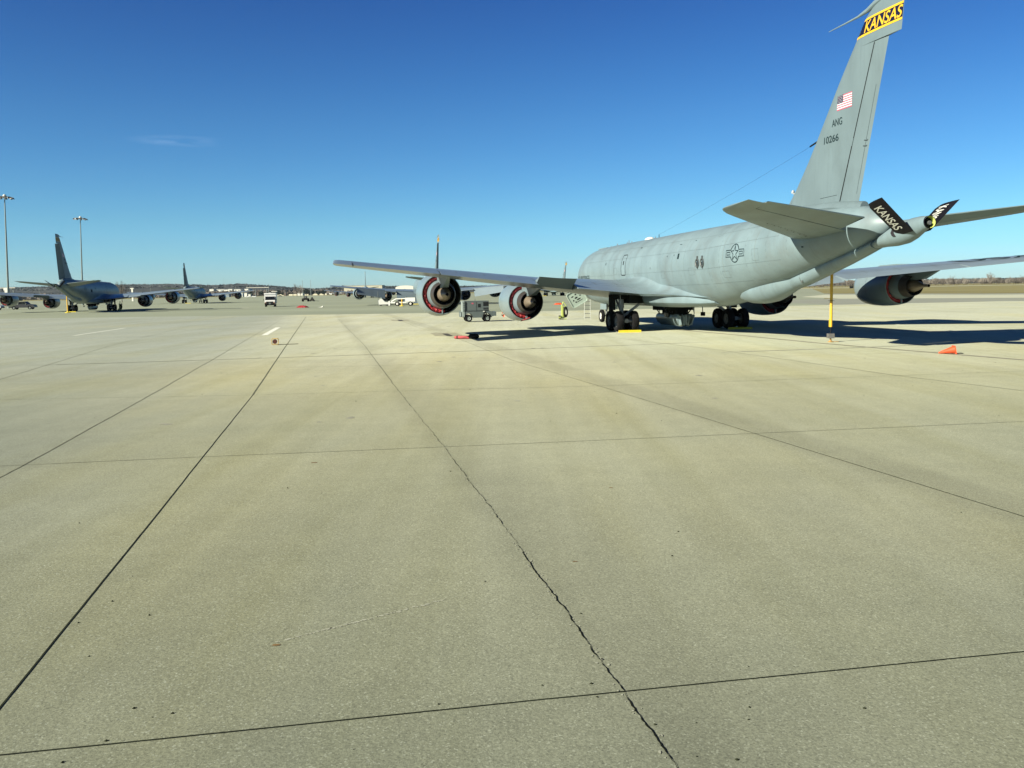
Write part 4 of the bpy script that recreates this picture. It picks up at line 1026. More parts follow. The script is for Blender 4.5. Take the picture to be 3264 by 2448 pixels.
chock(13.28, 51.33, 4, 1.38, 'shaded yellow bar chock behind the starboard main wheels of the nearest tanker')
chock(-76.9, 155.5, 10, 1.6, 'yellow chock under the tail stand of the left tanker', .0085)
chock(-107.5, 296.6, 10, 1.8, 'yellow chock at the wheels of the tanker beyond the van', .0085)
chock(-18.55, 179.0, 10, 2.2, 'yellow chock behind the wheels of the tanker with lowered flaps', .0085)
chock(13.3, 350.5, 10, 1.8, 'pale yellow chock under the far tanker left of the nearest nose', .0085)
# further tail stands
def stand(x, y, h_, label, z=.0085, tilt=0):
    t = empty('tail_stand', (x, y, z)); tag(t, label, 'tail stand'); t.rotation_euler = (0, tilt, 0)
    b = MB(); b.tube((0, 0, .3), (0, 0, h_), .10, .09, 10); put('pole', b.mesh('pole', [MAT['yellow']]), t)
    b = MB(); b.lathe([(0, .45), (.08, .45), (.14, .15), (.34, .09)], (0, 0, 0), (0, 0, 1), 12, 0, True, True); put('foot', b.mesh('foot', [MAT['chock']]), t)
stand(-74.55, 149.6, 3.4, 'yellow tail stand below the rear fuselage of the left tanker')
stand(-19.4, 158.9, 1.25, 'yellow tail stand near the white service trucks')

# --- ground power unit
def gpu():
    t = empty('ground_power_unit', (-2.72, 72.25, .0125), R(9)); tag(t, 'grey four wheeled ground power cart parked between two engines', 'ground power cart')
    S1 = [MAT['gse'], MAT['dark'], MAT['gsel'], MAT['rubber']]
    b = MB()
    # chassis with wheel arch cut-outs (side profile extruded across)
    prof = [(-1.25, .42), (-1.16, .36)]
    for c in (-.78,):
        prof += [(c + .36 * math.cos(q), .33 + .36 * math.sin(q)) for q in [math.pi * (1 - k / 8) for k in range(9)]]
    prof += [(-.40, .33), (.32, .33)] + [(.72 + .36 * math.cos(q), .33 + .36 * math.sin(q)) for q in [math.pi * (1 - k / 8) for k in range(9)]] + [(1.12, .42), (1.24, .42), (1.24, .76), (1.0, .84), (-1.05, .84), (-1.25, .84)]
    b.prism(prof, lambda u, v, w_: Vector((u, w_ - .68, v)), 1.36)
    put('chassis', b.mesh('chassis', S1), t)
    b = MB(); b.box((-.12, 0, 1.25), (1.98, 1.22, .80)); b.box((-.12, 0, 1.665), (2.0, 1.24, .03)); b.box((-.1, -.63, .87), (2.0, .03, .05), 1)
    for x in (-.95, -.12): b.box((x, -.614, 1.24), (.025, .01, .74), 1)
    b.tube((-.2, -.3, 1.66), (-.2, -.3, 1.85), .02, .02, 6)
    ho = put('housing', b.mesh('housing', S1), t)
    b = MB()
    b.box((.10, -.615, 1.30), (.22, .015, .28), 1); b.box((.64, -.615, 1.42), (.44, .015, .34), 1); b.box((.64, -.615, 1.08), (.44, .015, .10), 1); b.box((.64, -.615, .95), (.42, .015, .05), 1)
    put('louvres', b.mesh('louvres', S1), ho)
    b = MB(); b.box((-.45, -.618, 1.48), (.16, .006, .10)); put('warning_sign', b.mesh('warning_sign', [MAT['flagred']]), ho)
    b = MB(); b.box((-1.19, -.10, 1.05), (.16, 1.24, 1.24)); b.box((-1.32, 0, .62), (.12, 1.2, .42)); put('end_panel', b.mesh('end_panel', [MAT['gsel']]), t)
    b = MB(); text_on(b, 'JHNUD', lambda u, v: Vector((-1.272 + .003 + .155 * (1 - v) if False else -1.26 + .14 * v, -.724, 1.60 - .80 * u))); put('panel_lettering', b.mesh('panel_lettering', [MAT['lettering']]), t)
    b = MB(); b.tube((-1.40, -.60, .40), (-1.40, -.60, .80), .03); b.tube((-1.40, .60, .40), (-1.40, .60, .80), .03); b.tube((-1.40, -.6, .42), (-1.40, .6, .42), .03); b.tube((-1.40, -.6, .80), (-1.40, .6, .80), .03)
    b.box((1.35, -.1, .62), (.22, 1.2, .34)); put('bumper', b.mesh('bumper', [MAT['gse']]), t)
    b = MB(); b.path([(.52, -.70, .80), (.40, -.74, .60), (.36, -.72, .35)], .03); b.path([(.52, -.70, .80), (.68, -.76, .6), (.66, -.74, .34)], .045); put('power_cable', b.mesh('power_cable', [MAT['rubber']]), t)
    b = MB(); b.box((.45, -.69, .83), (.14, .06, .06)); put('cable_hook', b.mesh('cable_hook', [MAT['white']]), t)
    b = MB(); wheel(b, (0, 0, 0), .29, .2, 1, 24); me = b.mesh('wheel', [MAT['tyre'], MAT['gsel']])
    for x in (-.78, .72):
        for y in (-.58, .58): w_ = put('wheel', me, t); w_.location = (x, y, .29); w_.rotation_euler = (0, 0, R(90))
gpu()

# --- extinguisher trolley
def extinguisher(x, y, rz, label, s=1.0, z=.0125):
    t = empty('fire_extinguisher_cart', (x, y, z), R(rz)); tag(t, label, 'fire extinguisher'); t.scale = (s, s, s)
    b = MB(); b.box((-.14, 0, .62), (.16, .12, 1.02)); b.box((-.02, 0, .05), (.5, .3, .05)); b.box((-.03, 0, 1.08), (.34, .10, .05))
    b.tube((-.19, 0, 1.1), (-.07, 0, 1.42), .03); b.tube((-.01, 0, 1.42), (.24, 0, 1.08), .03); b.box((-.04, 0, 1.42), (.12, .06, .1))
    put('frame', b.mesh('frame', [MAT['lime']]), t)
    b = MB()
    for k in range(7):
        c = Vector((.12 + .015 * (k % 2), -.12 - .02 * k, .62)); P = []
        for q in range(25): tt = 2 * math.pi * q / 24; P.append(c + Vector(((.17 - .012 * k) * math.cos(tt), .02 * math.sin(tt * 3), (.43 - .03 * k) * math.sin(tt))))
        b.path(P, .032, 6)
    put('hose', b.mesh('hose', [MAT['rubber']]), t)
    b = MB(); b.lathe([(0, .12), (.8, .12), (.9, .05)], (-.02, .12, .12), (0, 0, 1), 16, 0, True, True); put('cylinder', b.mesh('cylinder', [MAT['lime']]), t)
    b = MB(); b.box((.26, -.02, 1.03), (.14, .10, .14)); put('nozzle_box', b.mesh('nozzle_box', [MAT['gsel']]), t)
    b = MB(); wheel(b, (0, 0, 0), .17, .07, 1, 18); me = b.mesh('wheel', [MAT['rubber'], MAT['lime']])
    for yy in (-.1, .3): w_ = put('wheel', me, t); w_.location = (-.32, yy, .17)
extinguisher(4.40, 73.6, 10, 'lime yellow wheeled fire extinguisher with coiled black hose left of the ladder')
extinguisher(-72.6, 165.5, 10, 'lime yellow wheeled fire extinguisher beside the left tanker', 1.15, .0085)
# --- ladder up to the hatch
ALUD = mat('ladder_rung_dark', (.10, .11, .10), .5)
t = empty('ladder', (6.37, 73.8, .0125), R(-8)); tag(t, 'narrow aluminium boarding ladder standing below the open green hatch', 'ladder')
b = MB(); b.box((-.235, 0, 1.10), (.045, .05, 2.2)); b.box((.235, .0, .95), (.045, .05, 1.9)); b.tube((.235, 0, 1.9), (-.05, 0, 2.25), .02); b.box((-.10, 0, 2.2), (.2, .05, .08)); put('rail_frame', b.mesh('rail_frame', [MAT['alu']]), t)
for k in range(6):
    b = MB(); b.box((0, 0, .12 + .33 * k), (.44, .06, .05)); put('rung', b.mesh('rung', [ALUD]), t)
# --- red and black rolled cover on the ground by the wing tip shadow
t = empty('rolled_cover', (-2.2, 46.2, .0125), R(-14)); tag(t, 'red rolled cover with black bag lying at the tip of the wing shadow', 'engine cover')
b = MB(); b.path([(-.80, .0, .07), (-.70, 0, .085), (-.2, .0, .085), (.02, 0, .08)], [.05, .085, .08, .09], 12); b.tube((-.66, 0, .085), (-.60, 0, .085), .088, .088, 12, 1); put('red_roll', b.mesh('red_roll', [MAT['red'], MAT['rubber']]), t)
b = MB(); b.path([(-.02, 0, .10), (.06, 0, .13), (.3, .03, .13), (.45, .02, .12), (.52, .02, .10)], [.06, .13, .14, .13, .07], 12); put('black_bag', b.mesh('black_bag', [MAT['rubber']]), t)
# --- yellow cable reel
t = empty('cable_reel', (-11.68, 43.8, .0125), R(12)); tag(t, 'small yellow framed cable reel with rusty brown drum alone on the concrete', 'cable reel')
b = MB()
for yy in (-.10, .10):
    q = [(-.14, 0.03), (-.16, .05), (-.16, .27), (-.13, .31), (.12, .31), (.16, .27), (.16, .06), (.13, .03)]
    b.path([(x, yy, z) for x, z in q + q[:1]], .014, 6)
for x in (-.15, .15): b.tube((x, -.1, .035), (x, .1, .035), .014); b.tube((x, -.1, .27), (x, .1, .27), .014)
put('frame', b.mesh('frame', [mat('tan_yellow_frame', (.62, .40, .10), .6, var=.1)]), t)
b = MB(); b.lathe([(-.085, .11), (-.075, .11), (-.07, .085), (.07, .085), (.075, .11), (.085, .11)], (-.01, 0, .165), (0, 1, 0), 20, 0, True, True); put('drum', b.mesh('drum', [MAT['reel']]), t)
b = MB(); b.path([(.14, -.05, .02), (.4, -.02, .012), (.75, .02, .012), (1.1, .12, .012)], .012); put('cable', b.mesh('cable', [MAT['rubber']]), t)
# --- fabric heaps
def heap(name, x, y, lx, ly, h_, label, cat, mats, seed, z=.0125):
    rnd = random.Random(seed); b = MB()
    nx, ny = 18, 8
    hts = [[max(0, (1 - (2 * i / nx - 1) ** 4) * (1 - (2 * j / ny - 1) ** 2)) * h_ * rnd.uniform(.6, 1.08) for j in range(ny + 1)] for i in range(nx + 1)]
    vs = [(lx * (i / nx - .5) * rnd.uniform(.94, 1.06), ly * (j / ny - .5), hts[i][j]) for i in range(nx + 1) for j in range(ny + 1)]
    for i in range(nx):
        for j in range(ny):
            q = i * (ny + 1) + j; b.add([vs[q], vs[q + ny + 1], vs[q + ny + 2], vs[q + 1]], [(0, 1, 2, 3)], 0 if rnd.random() > .25 or i < nx * .4 else 1)
    o = put(name, b.mesh(name, mats)); o.location = (x, y, z); tag(o, label, cat, 'red covers heaped on the ground'); return o
heap('cover_heap', -38.0, 162.5, 2.1, 1.4, .42, 'heap of red engine covers on the concrete right of the white van', 'engine cover', [MAT['red'], MAT['rubber']], 1, .0085)
heap('cover_heap', 7.9, 146.9, 1.5, 1.2, .30, 'low heap of orange red covers seen left of the open hatch', 'engine cover', [MAT['orange'], MAT['rubber']], 2, .0085)
b = MB(); b.loft([[(-.5, -.2, 0), (.4, -.2, 0), (.5, .2, 0), (-.4, .2, 0)], [(.1, -.1, .05), (.55, -.1, .3), (.55, .1, .32), (.2, .1, .08)]]); o = put('cloth_scrap', b.mesh('cloth_scrap', [MAT['white']])); o.location = (-34.8, 162.6, .0085); tag(o, 'small white scrap of cloth beside the red cover heap', 'cloth')

# ================================================================== VEHICLES
def add_wheels(t, me, pts, r):
    for x, y in pts: w_ = put('wheel', me, t); w_.location = (x, y, r)
def box_van():
    t = empty('box_van', (-49.0, 181.5, .0085), R(12)); tag(t, 'white box van driving towards the camera with dark windscreen and grille', 'van')
    # faces -Y
    b = MB(); b.prism([(-.2, .75), (-.2, 2.62), (0, 2.78), (3.6, 2.78), (3.6, .7)], lambda u, v, w_: Vector((w_ - 1.15, u, v)), 2.3); b.box((0, -.12, 2.60), (2.1, .3, .12)); put('box_body', b.mesh('box_body', [MAT['carwhite']]), t)
    b = MB(); b.prism([(-2.35, .48), (-2.40, 1.02), (-2.2, 1.22), (-1.35, 1.38), (-.62, 2.02), (-.1, 2.08), (-.1, .45)], lambda u, v, w_: Vector((w_ - 1.0, u, v)), 2.0)
    put('cab', b.mesh('cab', [MAT['carwhite']]), t)
    b = MB(); b.prism([(-1.42, 1.36), (-.60, 2.03), (-.58, 2.05), (-1.40, 1.38)], lambda u, v, w_: Vector((w_ - .93, u - .02, v + .02)), 1.86); put('windscreen', b.mesh('windscreen', [MAT['glass']]), t)
    for s in (-1, 1):
        b = MB(); b.prism([(-1.1, 1.42), (-.62, 1.92), (-.25, 1.92), (-.25, 1.42)], lambda u, v, w_: Vector((s * 1.003, u, v)), .004); put('side_window', b.mesh('side_window', [MAT['glass']]), t)
        b = MB(); b.box((s * 1.22, -1.25, 1.42), (.12, .1, .28)); b.tube((s * 1.0, -1.2, 1.4), (s * 1.2, -1.25, 1.4), .02); put('mirror', b.mesh('mirror', [MAT['rubber']]), t)
        b = MB(); b.box((s * .84, -2.41, .98), (.26, .03, .16)); b.box((s * .84, -2.41, .83), (.26, .03, .09), 1); put('headlight', b.mesh('headlight', [MAT['lampglass'], MAT['amber']]), t)
    b = MB(); b.box((0, -2.405, .93), (1.36, .04, .30)); b.box((0, -2.43, .93), (.22, .02, .08), 1); put('grille', b.mesh('grille', [MAT['rubber'], MAT['gsel']]), t)
    b = MB(); b.box((0, -2.44, .62), (2.02, .14, .24)); b.box((0, -2.40, .42), (1.8, .1, .2)); put('bumper', b.mesh('bumper', [MAT['rubber']]), t)
    b = MB(); b.box((0, -2.52, .62), (.32, .015, .16)); put('number_plate', b.mesh('number_plate', [MAT['gsel']]), t)
    b = MB(); b.box((0, .1, 2.84), (.22, .14, .12)); put('beacon', b.mesh('beacon', [MAT['lampglass']]), t)
    b = MB(); wheel(b, (0, 0, 0), .38, .26, 1, 20); add_wheels(t, b.mesh('wheel', [MAT['tyre'], MAT['hub']]), ((-.86, -1.6), (.86, -1.6), (-.9, 2.4), (.9, 2.4)), .38)
box_van()
def pickup(x, y, rz, M, label, cap=False):
    t = empty('pickup_truck', (x, y, .0085), R(rz)); tag(t, label, 'pickup truck', 'pickups parked by the left tanker')
    # faces +X
    b = MB(); prof = [(-2.75, .5), (-2.75, 1.12), (-.85, 1.12)] + ([(-.85, 1.12)] if not cap else []) + [(-.80, 1.15), (-.62, 1.78), (-.4, 1.84), (.75, 1.84), (1.35, 1.22), (2.5, 1.10), (2.72, .98), (2.78, .5)]
    prof += [(1.75 + .44 * math.cos(q), .42 + .44 * math.sin(q)) for q in [k * math.pi / 8 for k in range(9)]] + [(-1.8 + .44 * math.cos(q), .42 + .44 * math.sin(q)) for q in [k * math.pi / 8 for k in range(9)]]
    b.prism(prof, lambda u, v, w_: Vector((u, w_ - .95, v)), 1.9); put('body', b.mesh('body', [M]), t)
    for s in (-1, 1):
        b = MB(); b.prism([(-.62, 1.24), (-.5, 1.70), (.70, 1.74), (1.2, 1.24)], lambda u, v, w_: Vector((u, s * .953, v)), .004); b.box((.25, s * .955, 1.48), (.07, .012, .5), 1); put('side_window', b.mesh('side_window', [MAT['glass'], M]), t)
        b = MB(); b.box((1.0, s * 1.03, 1.28), (.12, .14, .16)); put('mirror', b.mesh('mirror', [MAT['gsel'] if M is MAT['carblack'] else MAT['rubber']]), t)
    b = MB(); b.box((2.78, 0, .56), (.12, 1.9, .2)); b.box((-2.8, 0, .56), (.12, 1.9, .2)); put('bumper', b.mesh('bumper', [MAT['hub']]), t)
    b = MB(); wheel(b, (0, 0, 0), .40, .26, 1, 22); me = b.mesh('wheel', [MAT['tyre'], MAT['gsel']])
    for px in (-1.8, 1.75):
        for py in (-.82, .82): w_ = put('wheel', me, t); w_.location = (px, py, .40); w_.rotation_euler = (0, 0, R(90))
pickup(-114.5, 209.0, 6, MAT['carblack'], 'black pickup truck parked behind the port wing of the left tanker')
pickup(-120.0, 205.0, 6, MAT['carwhite'], 'white pickup truck cut off by the left edge of the picture')
def tractor(x, y, rz, label):
    t = empty('tow_tractor', (x, y, .0085), R(rz)); tag(t, label, 'tow tractor')
    b = MB(); b.prism([(-1.6, .45), (-1.6, 1.0), (.3, 1.1), (1.7, .95), (1.7, .45)], lambda u, v, w_: Vector((w_ - .85, u, v)), 1.7); put('chassis', b.mesh('chassis', [MAT['olive']]), t)
    b = MB(); b.prism([(-.5, 1.0), (-.35, 1.75), (.4, 1.75), (.5, 1.0)], lambda u, v, w_: Vector((w_ - .5, u, v)), 1.0); put('cab', b.mesh('cab', [MAT['olive']]), t)
    b = MB(); b.box((0, -.47, 1.42), (.7, .05, .4)); put('window', b.mesh('window', [MAT['hub']]), t)
    b = MB(); wheel(b, (0, 0, 0), .5, .32, 1, 18); add_wheels(t, b.mesh('wheel', [MAT['tyre'], MAT['olive']]), ((-.86, -1.1), (.86, -1.1), (-.86, 1.1), (.86, 1.1)), .5)
tractor(-66.8, 290.0, 5, 'dark olive tow tractor alone on the far apron')
t = empty('equipment_trolley', (-64.0, 287.0, .0085)); tag(t, 'small dark trolley with tow bar right of the olive tractor', 'trolley')
b = MB(); b.loft([[(-.8, -.5, .3), (.8, -.5, .3), (.8, .5, .3), (-.8, .5, .3)], [(-.25, -.2, 1.1), (.3, -.2, 1.1), (.3, .2, 1.1), (-.25, .2, 1.1)], [(-.1, -.1, 1.45), (.15, -.1, 1.45), (.15, .1, 1.45), (-.1, .1, 1.45)]]); put('load', b.mesh('load', [MAT['olive']]), t)
b = MB(); b.box((0, 0, .25), (1.7, .9, .12)); b.tube((.8, 0, .25), (2.3, 0, .1), .05); put('chassis', b.mesh('chassis', [MAT['olive']]), t)
b = MB(); wheel(b, (0, 0, 0), .2, .12, 1, 14); me = b.mesh('wheel', [MAT['tyre'], MAT['olive']])
add_wheels(t, me, ((-.6, -.45), (.6, -.45), (-.6, .45), (.6, .45)), .2)
def service_truck():
    t = empty('service_trailer', (-20.2, 163.2, .0085), R(-3)); tag(t, 'white low service trailer with big wheels under the lowered flaps', 'trailer')
    b = MB(); b.box((.2, 0, .62), (4.6, .9, .22)); b.box((1.9, 0, 1.1), (1.8, 1.2, .75)); b.tube((-2.1, 0, .55), (-.8, 0, 1.25), .12); b.tube((-.8, 0, 1.25), (1.2, 0, 1.3), .12); b.box((-2.0, 0, .5), (.3, 1.0, .8)); put('frame', b.mesh('frame', [MAT['white']]), t)
    b = MB(); b.box((.1, -.2, .95), (.9, .6, .35)); b.tube((.3, 0, .9), (1.2, 0, 1.6), .07); put('hydraulic_unit', b.mesh('hydraulic_unit', [MAT['rubber']]), t)
    b = MB(); wheel(b, (0, 0, 0), .40, .24, 1, 20); me = b.mesh('wheel', [MAT['tyre'], MAT['hubw']])
    for px in (-.55, 1.9):
        for py in (-.55, .55): w_ = put('wheel', me, t); w_.location = (px, py, .40); w_.rotation_euler = (0, 0, R(90))
service_truck()
t = empty('service_cart', (-23.9, 165.8, .0085), R(4)); tag(t, 'white rounded service cart left of the low white trailer', 'cart')
b = MB(); b.prism([(-.65, .25), (-.7, 1.0), (-.3, 1.35), (0, 1.3), (.5, .75), (1.3, .62), (1.35, .3)], lambda u, v, w_: Vector((u, w_ - .5, v)), 1.0); put('body', b.mesh('body', [MAT['white']]), t)
b = MB(); b.tube((-.75, 0, .3), (-.78, 0, 2.6), .05); put('mast', b.mesh('mast', [MAT['gse']]), t)
b = MB(); wheel(b, (0, 0, 0), .18, .12, 1, 14); me = b.mesh('wheel', [MAT['tyre'], MAT['hub']])
for px in (-.3, .9):
    for py in (-.4, .4): w_ = put('wheel', me, t); w_.location = (px, py, .18); w_.rotation_euler = (0, 0, R(90))

# ================================================================== LIGHT MASTS
def mast(x, y, h_, label):
    t = empty('light_mast', (x, y, 0)); tag(t, label, 'light mast', 'tall floodlight masts'); t.rotation_euler = (0, R(2.2), 0)
    b = MB(); b.tube((0, 0, 0), (0, 0, h_), .32, .13, 12); put('pole', b.mesh('pole', [MAT['pole']]), t)
    b = MB(); b.lathe([(-.3, .45), (.35, .45), (.6, .2)], (0, 0, h_), (0, 0, 1), 12, 0, True, True); put('winch_head', b.mesh('winch_head', [MAT['white']]), t)
    b = MB(); b.path([(1.7 * math.cos(q), 1.7 * math.sin(q), h_ - .1) for q in [2 * math.pi * k / 16 for k in range(17)]], .09, 6)
    for k in range(4): q = math.pi / 4 + k * math.pi / 2; b.tube((0, 0, h_ - .1), (1.7 * math.cos(q), 1.7 * math.sin(q), h_ - .1), .06, .06, 6)
    put('ring', b.mesh('ring', [MAT['hub']]), t)
    if 'fl' not in CACHE:
        b = MB(); b.loft([[(-.25, -.3, -.15), (.25, -.3, -.15), (.25, .3, -.3), (-.25, .3, -.3)], [(-.18, -.2, .2), (.18, -.2, .2), (.18, .15, .12), (-.18, .15, .12)]]); CACHE['fl'] = b.mesh('floodlight', [MAT['hub']])
    for k in range(10):
        q = 2 * math.pi * k / 10; f = put('floodlight', CACHE['fl'], t); f.location = (2.05 * math.cos(q), 2.05 * math.sin(q), h_ - .3); f.rotation_euler = (0, 0, q - math.pi / 2)
mast(-137.1, 243, 30.0, 'tall floodlight mast at the left edge of the picture')
mast(-147.6, 307, 29.6, 'tall floodlight mast rising behind the left tanker')

# ================================================================== BACKGROUND
def px2w(px, D):
    """compass: world x for a measured photo bearing px at depth D"""
    return (px - 1632) / 2822 * D
# long low wooded hills beyond the field
RID = [(-900, 36), (0, 34), (130, 35), (400, 37), (560, 36), (700, 30), (780, 33), (860, 27), (930, 20), (1010, 14), (1060, 16), (1100, 21), (1200, 19), (1320, 16), (1500, 14), (1800, 12), (2300, 10), (2700, 9), (3300, 9), (4200, 10)]
b = MB(); rnd = random.Random(21); D0, D1 = 2300, 3300; rows = []
nX = 420
for j, (D, f) in enumerate(((1900, 0), (2150, .35), (2500, .62), (2900, .85), (3300, 1.0), (3800, .75), (4600, 0))):
    row = []
    for i in range(nX):
        px = -900 + 5100 * i / (nX - 1); hh = interp([(p, q) for p, q in RID], px)[0]
        z = f * (hh * 3300 / 2822 * 1.0 + 2.5) * (1 + .06 * math.sin(px * .021 + j) + .05 * math.sin(px * .057 + j * 2)) + (rnd.uniform(-1.6, 1.6) * f if f > .3 else 0)
        row.append((px2w(px, D), D, max(-.5, z - (.5 if f == 0 else 0))))
    rows.append(row)
b.loft(rows, False, False, closed=False)
structure('wooded_hills', b, [mat('wooded_hills', (.070, .074, .070), .95, var=.35, vscale=.012, dirt=(.035, .045, .045), dirt_scale=.004, dirt_amt=.9, spec=.05)])
# bare wood on the slopes: countless crowns that read as one mass
def tuft(b, x, y, z, r, h_, rnd, k=5):
    for _ in range(k):
        q = rnd.uniform(0, 6.28); cx, cz = x + rnd.uniform(-r, r), z + h_ * rnd.uniform(.1, .75); s = r * rnd.uniform(.5, 1)
        b.add([(cx - s, y + rnd.uniform(-1, 1), cz - s * .4), (cx + s * .2, y + rnd.uniform(-r, r), cz - s * .5), (cx + s, y, cz + s * .2), (cx + s * rnd.uniform(-.3, .3), y + rnd.uniform(-r, r), cz + s * .9)], [(0, 1, 2), (0, 2, 3)])
b = MB(); rnd = random.Random(4)
for i in range(9000):
    px = rnd.uniform(-100, 3400); j = rnd.choice((2, 3, 3, 4, 4, 4)); D = (1900, 2150, 2500, 2900, 3300)[j]; f = (0, .35, .62, .85, 1)[j]
    z = f * (interp(RID, px)[0] * 3300 / 2822 + 2.5); tuft(b, px2w(px, D), D - 8, z - 3, rnd.uniform(3, 6), rnd.uniform(3, 6), rnd, 2)
tag(put('distant_woods', b.mesh('distant_woods', [mat('winter_woods', (.072, .080, .078), .95, var=.5, vscale=.01)])), 'dark winter woods covering the low hills on the horizon', 'woods', kind='stuff')
b = MB()
for i in range(6500):
    px = rnd.uniform(-60, 1330); D = rnd.uniform(1750, 2150); tuft(b, px2w(px, D), D, -.5, rnd.uniform(3, 6), rnd.uniform(5, 14) * (1 if px < 1050 else .7), rnd, 3)
tag(put('scrub_woods', b.mesh('scrub_woods', [mat('brown_scrub', (.12, .10, .08), .95, var=.5, vscale=.05)])), 'brown leafless scrub and trees along the far left side of the airfield', 'woods', kind='stuff')

# individual bare trees
def tree_mesh(seed, dens=1.0):
    """bare fan shaped tree: a short bole, rising limbs, and a cloud of fine twigs"""
    rnd = random.Random(seed); b = MB(); c = MB()
    b.path([(0, 0, 0), (.03, 0, 1.2), (0, .05, 2.4)], [.17, .13, .09], 6)
    for k in range(13):
        q = k * 2.4 + rnd.uniform(-.4, .4); tilt = rnd.uniform(.12, .75); p = Vector((0, 0, rnd.uniform(1.0, 2.6))); P = [p.copy()]; L_ = rnd.uniform(4.2, 5.8) * (1 - tilt * .28); n_ = 7
        for j in range(n_):
            tl = tilt * (1 - .05 * j); p = p + Vector((math.cos(q) * math.sin(tl), math.sin(q) * math.sin(tl), math.cos(tl))) * L_ / n_ + Vector((rnd.uniform(-.1, .1), rnd.uniform(-.1, .1), 0)); P.append(p.copy())
        b.path(P, [.06 * (1 - j / (n_ + 1)) + .008 for j in range(n_ + 1)], 4)
        for _ in range(int(75 * dens)):
            s0 = P[rnd.randrange(2, n_ + 1)] + Vector((rnd.uniform(-.3, .3), rnd.uniform(-.3, .3), rnd.uniform(-.3, .3)))
            dd = (Vector((math.cos(q), math.sin(q), 0)) * .5 + Vector((rnd.uniform(-1, 1), rnd.uniform(-1, 1), rnd.uniform(.1, 1.4)))).normalized(); t1 = s0 + dd * rnd.uniform(.4, 1.3); sd_ = dd.orthogonal().normalized() * rnd.uniform(.012, .03)
            c.add([s0 - sd_, s0 + sd_, t1], [(0, 1, 2)])
    return b.mesh('trunk', [MAT['bark']]), c.mesh('crown', [MAT['twig']])
def bush_mesh(seed):
    rnd = random.Random(seed); c = MB(); b = MB(); b.tube((0, 0, 0), (0, 0, 1.2), .15, .1, 6)
    for _ in range(900):
        a = Vector((rnd.gauss(0, 1), rnd.gauss(0, 1), rnd.gauss(0, 1))).normalized() * rnd.random() ** .4; p = Vector((a.x * 2.4, a.y * 2.4, 2.4 + a.z * 1.9)); s = rnd.uniform(.2, .6); dd = Vector((rnd.uniform(-1, 1), rnd.uniform(-1, 1), rnd.uniform(0, 1.6))).normalized(); o_ = dd.orthogonal().normalized() * s * .22
        c.add([p - o_, p + o_, p + dd * s * 2], [(0, 1, 2)])
    return b.mesh('trunk', [MAT['bark']]), c.mesh('crown', [MAT['twig']])
TM = [tree_mesh(1, 1), tree_mesh(2, 1.3), tree_mesh(3, .8)]; BM = [bush_mesh(4), bush_mesh(5)]
def tree(kind, x, y, h_, label, group, mat_=None, rz=0):
    tr, cr_ = kind; t = empty('bare_tree' if mat_ is None else 'evergreen_tree', (x, y, 0), rz); tag(t, label, 'tree', group)
    s = h_ / 8.0 if kind in TM else h_ / 4.5
    t.scale = (s, s, s); put('trunk', tr, t); o = put('crown', cr_, t)
    return t
rnd = random.Random(77)
GT = 'bare trees lining the right side of the field'
px = 2580; k = 0
TALL = {2990: 11, 3035: 13, 3155: 15, 3170: 12, 3225: 11}
while px < 3330:
    D = 790 + rnd.uniform(-12, 40); kd = rnd.choice(BM + BM + TM); h_ = rnd.uniform(4.0, 6.5) if kd in BM else rnd.uniform(5.5, 8)
    tree(kd, px2w(px, D), D, h_, 'low bare tree in the brown line along the right horizon', GT, rz=rnd.uniform(0, 6)); px += rnd.uniform(6, 9); k += 1
for (px, h_, lab) in ((3035, 9.5, 'rounded bare tree standing above the line left of the tallest one'), (3153, 11.5, 'tallest bare tree above the line on the right horizon'), (3252, 8.5, 'bare tree rising at the far right edge of the picture')):
    tree(TM[1], px2w(px, 780), 780, h_, lab, None, rz=px)
tree(TM[2], px2w(955, 800), 800, 13, 'tall thin bare tree above the hills right of the white van', None)
tree(TM[0], px2w(967, 805), 805, 11.5, 'slightly shorter bare tree just right of the tall thin one', None, rz=2)
tree(TM[1], px2w(400, 420), 420, 10.5, 'bare tree over the hills just ahead of the left tanker nose', None)
# dark bushes in front of the far barrier
for (px, D, h_) in ((895, 1380, 9), (912, 1380, 6), (985, 1370, 10), (1003, 1380, 8), (1024, 1370, 6.5), (1040, 1380, 8), (862, 1400, 6), (842, 1430, 8), (808, 1430, 7.5)):
    t = tree(BM[px % 2], px2w(px, D), D, h_, 'dark bush before the pale far barrier', 'dark bushes by the far barrier')
    for c_ in t.children:
        if c_.name.startswith('crown'):
            me = CACHE.get('ev%d' % (px % 2)) or c_.data.copy(); CACHE['ev%d' % (px % 2)] = me; me.materials[0] = MAT['ever']; c_.data = me

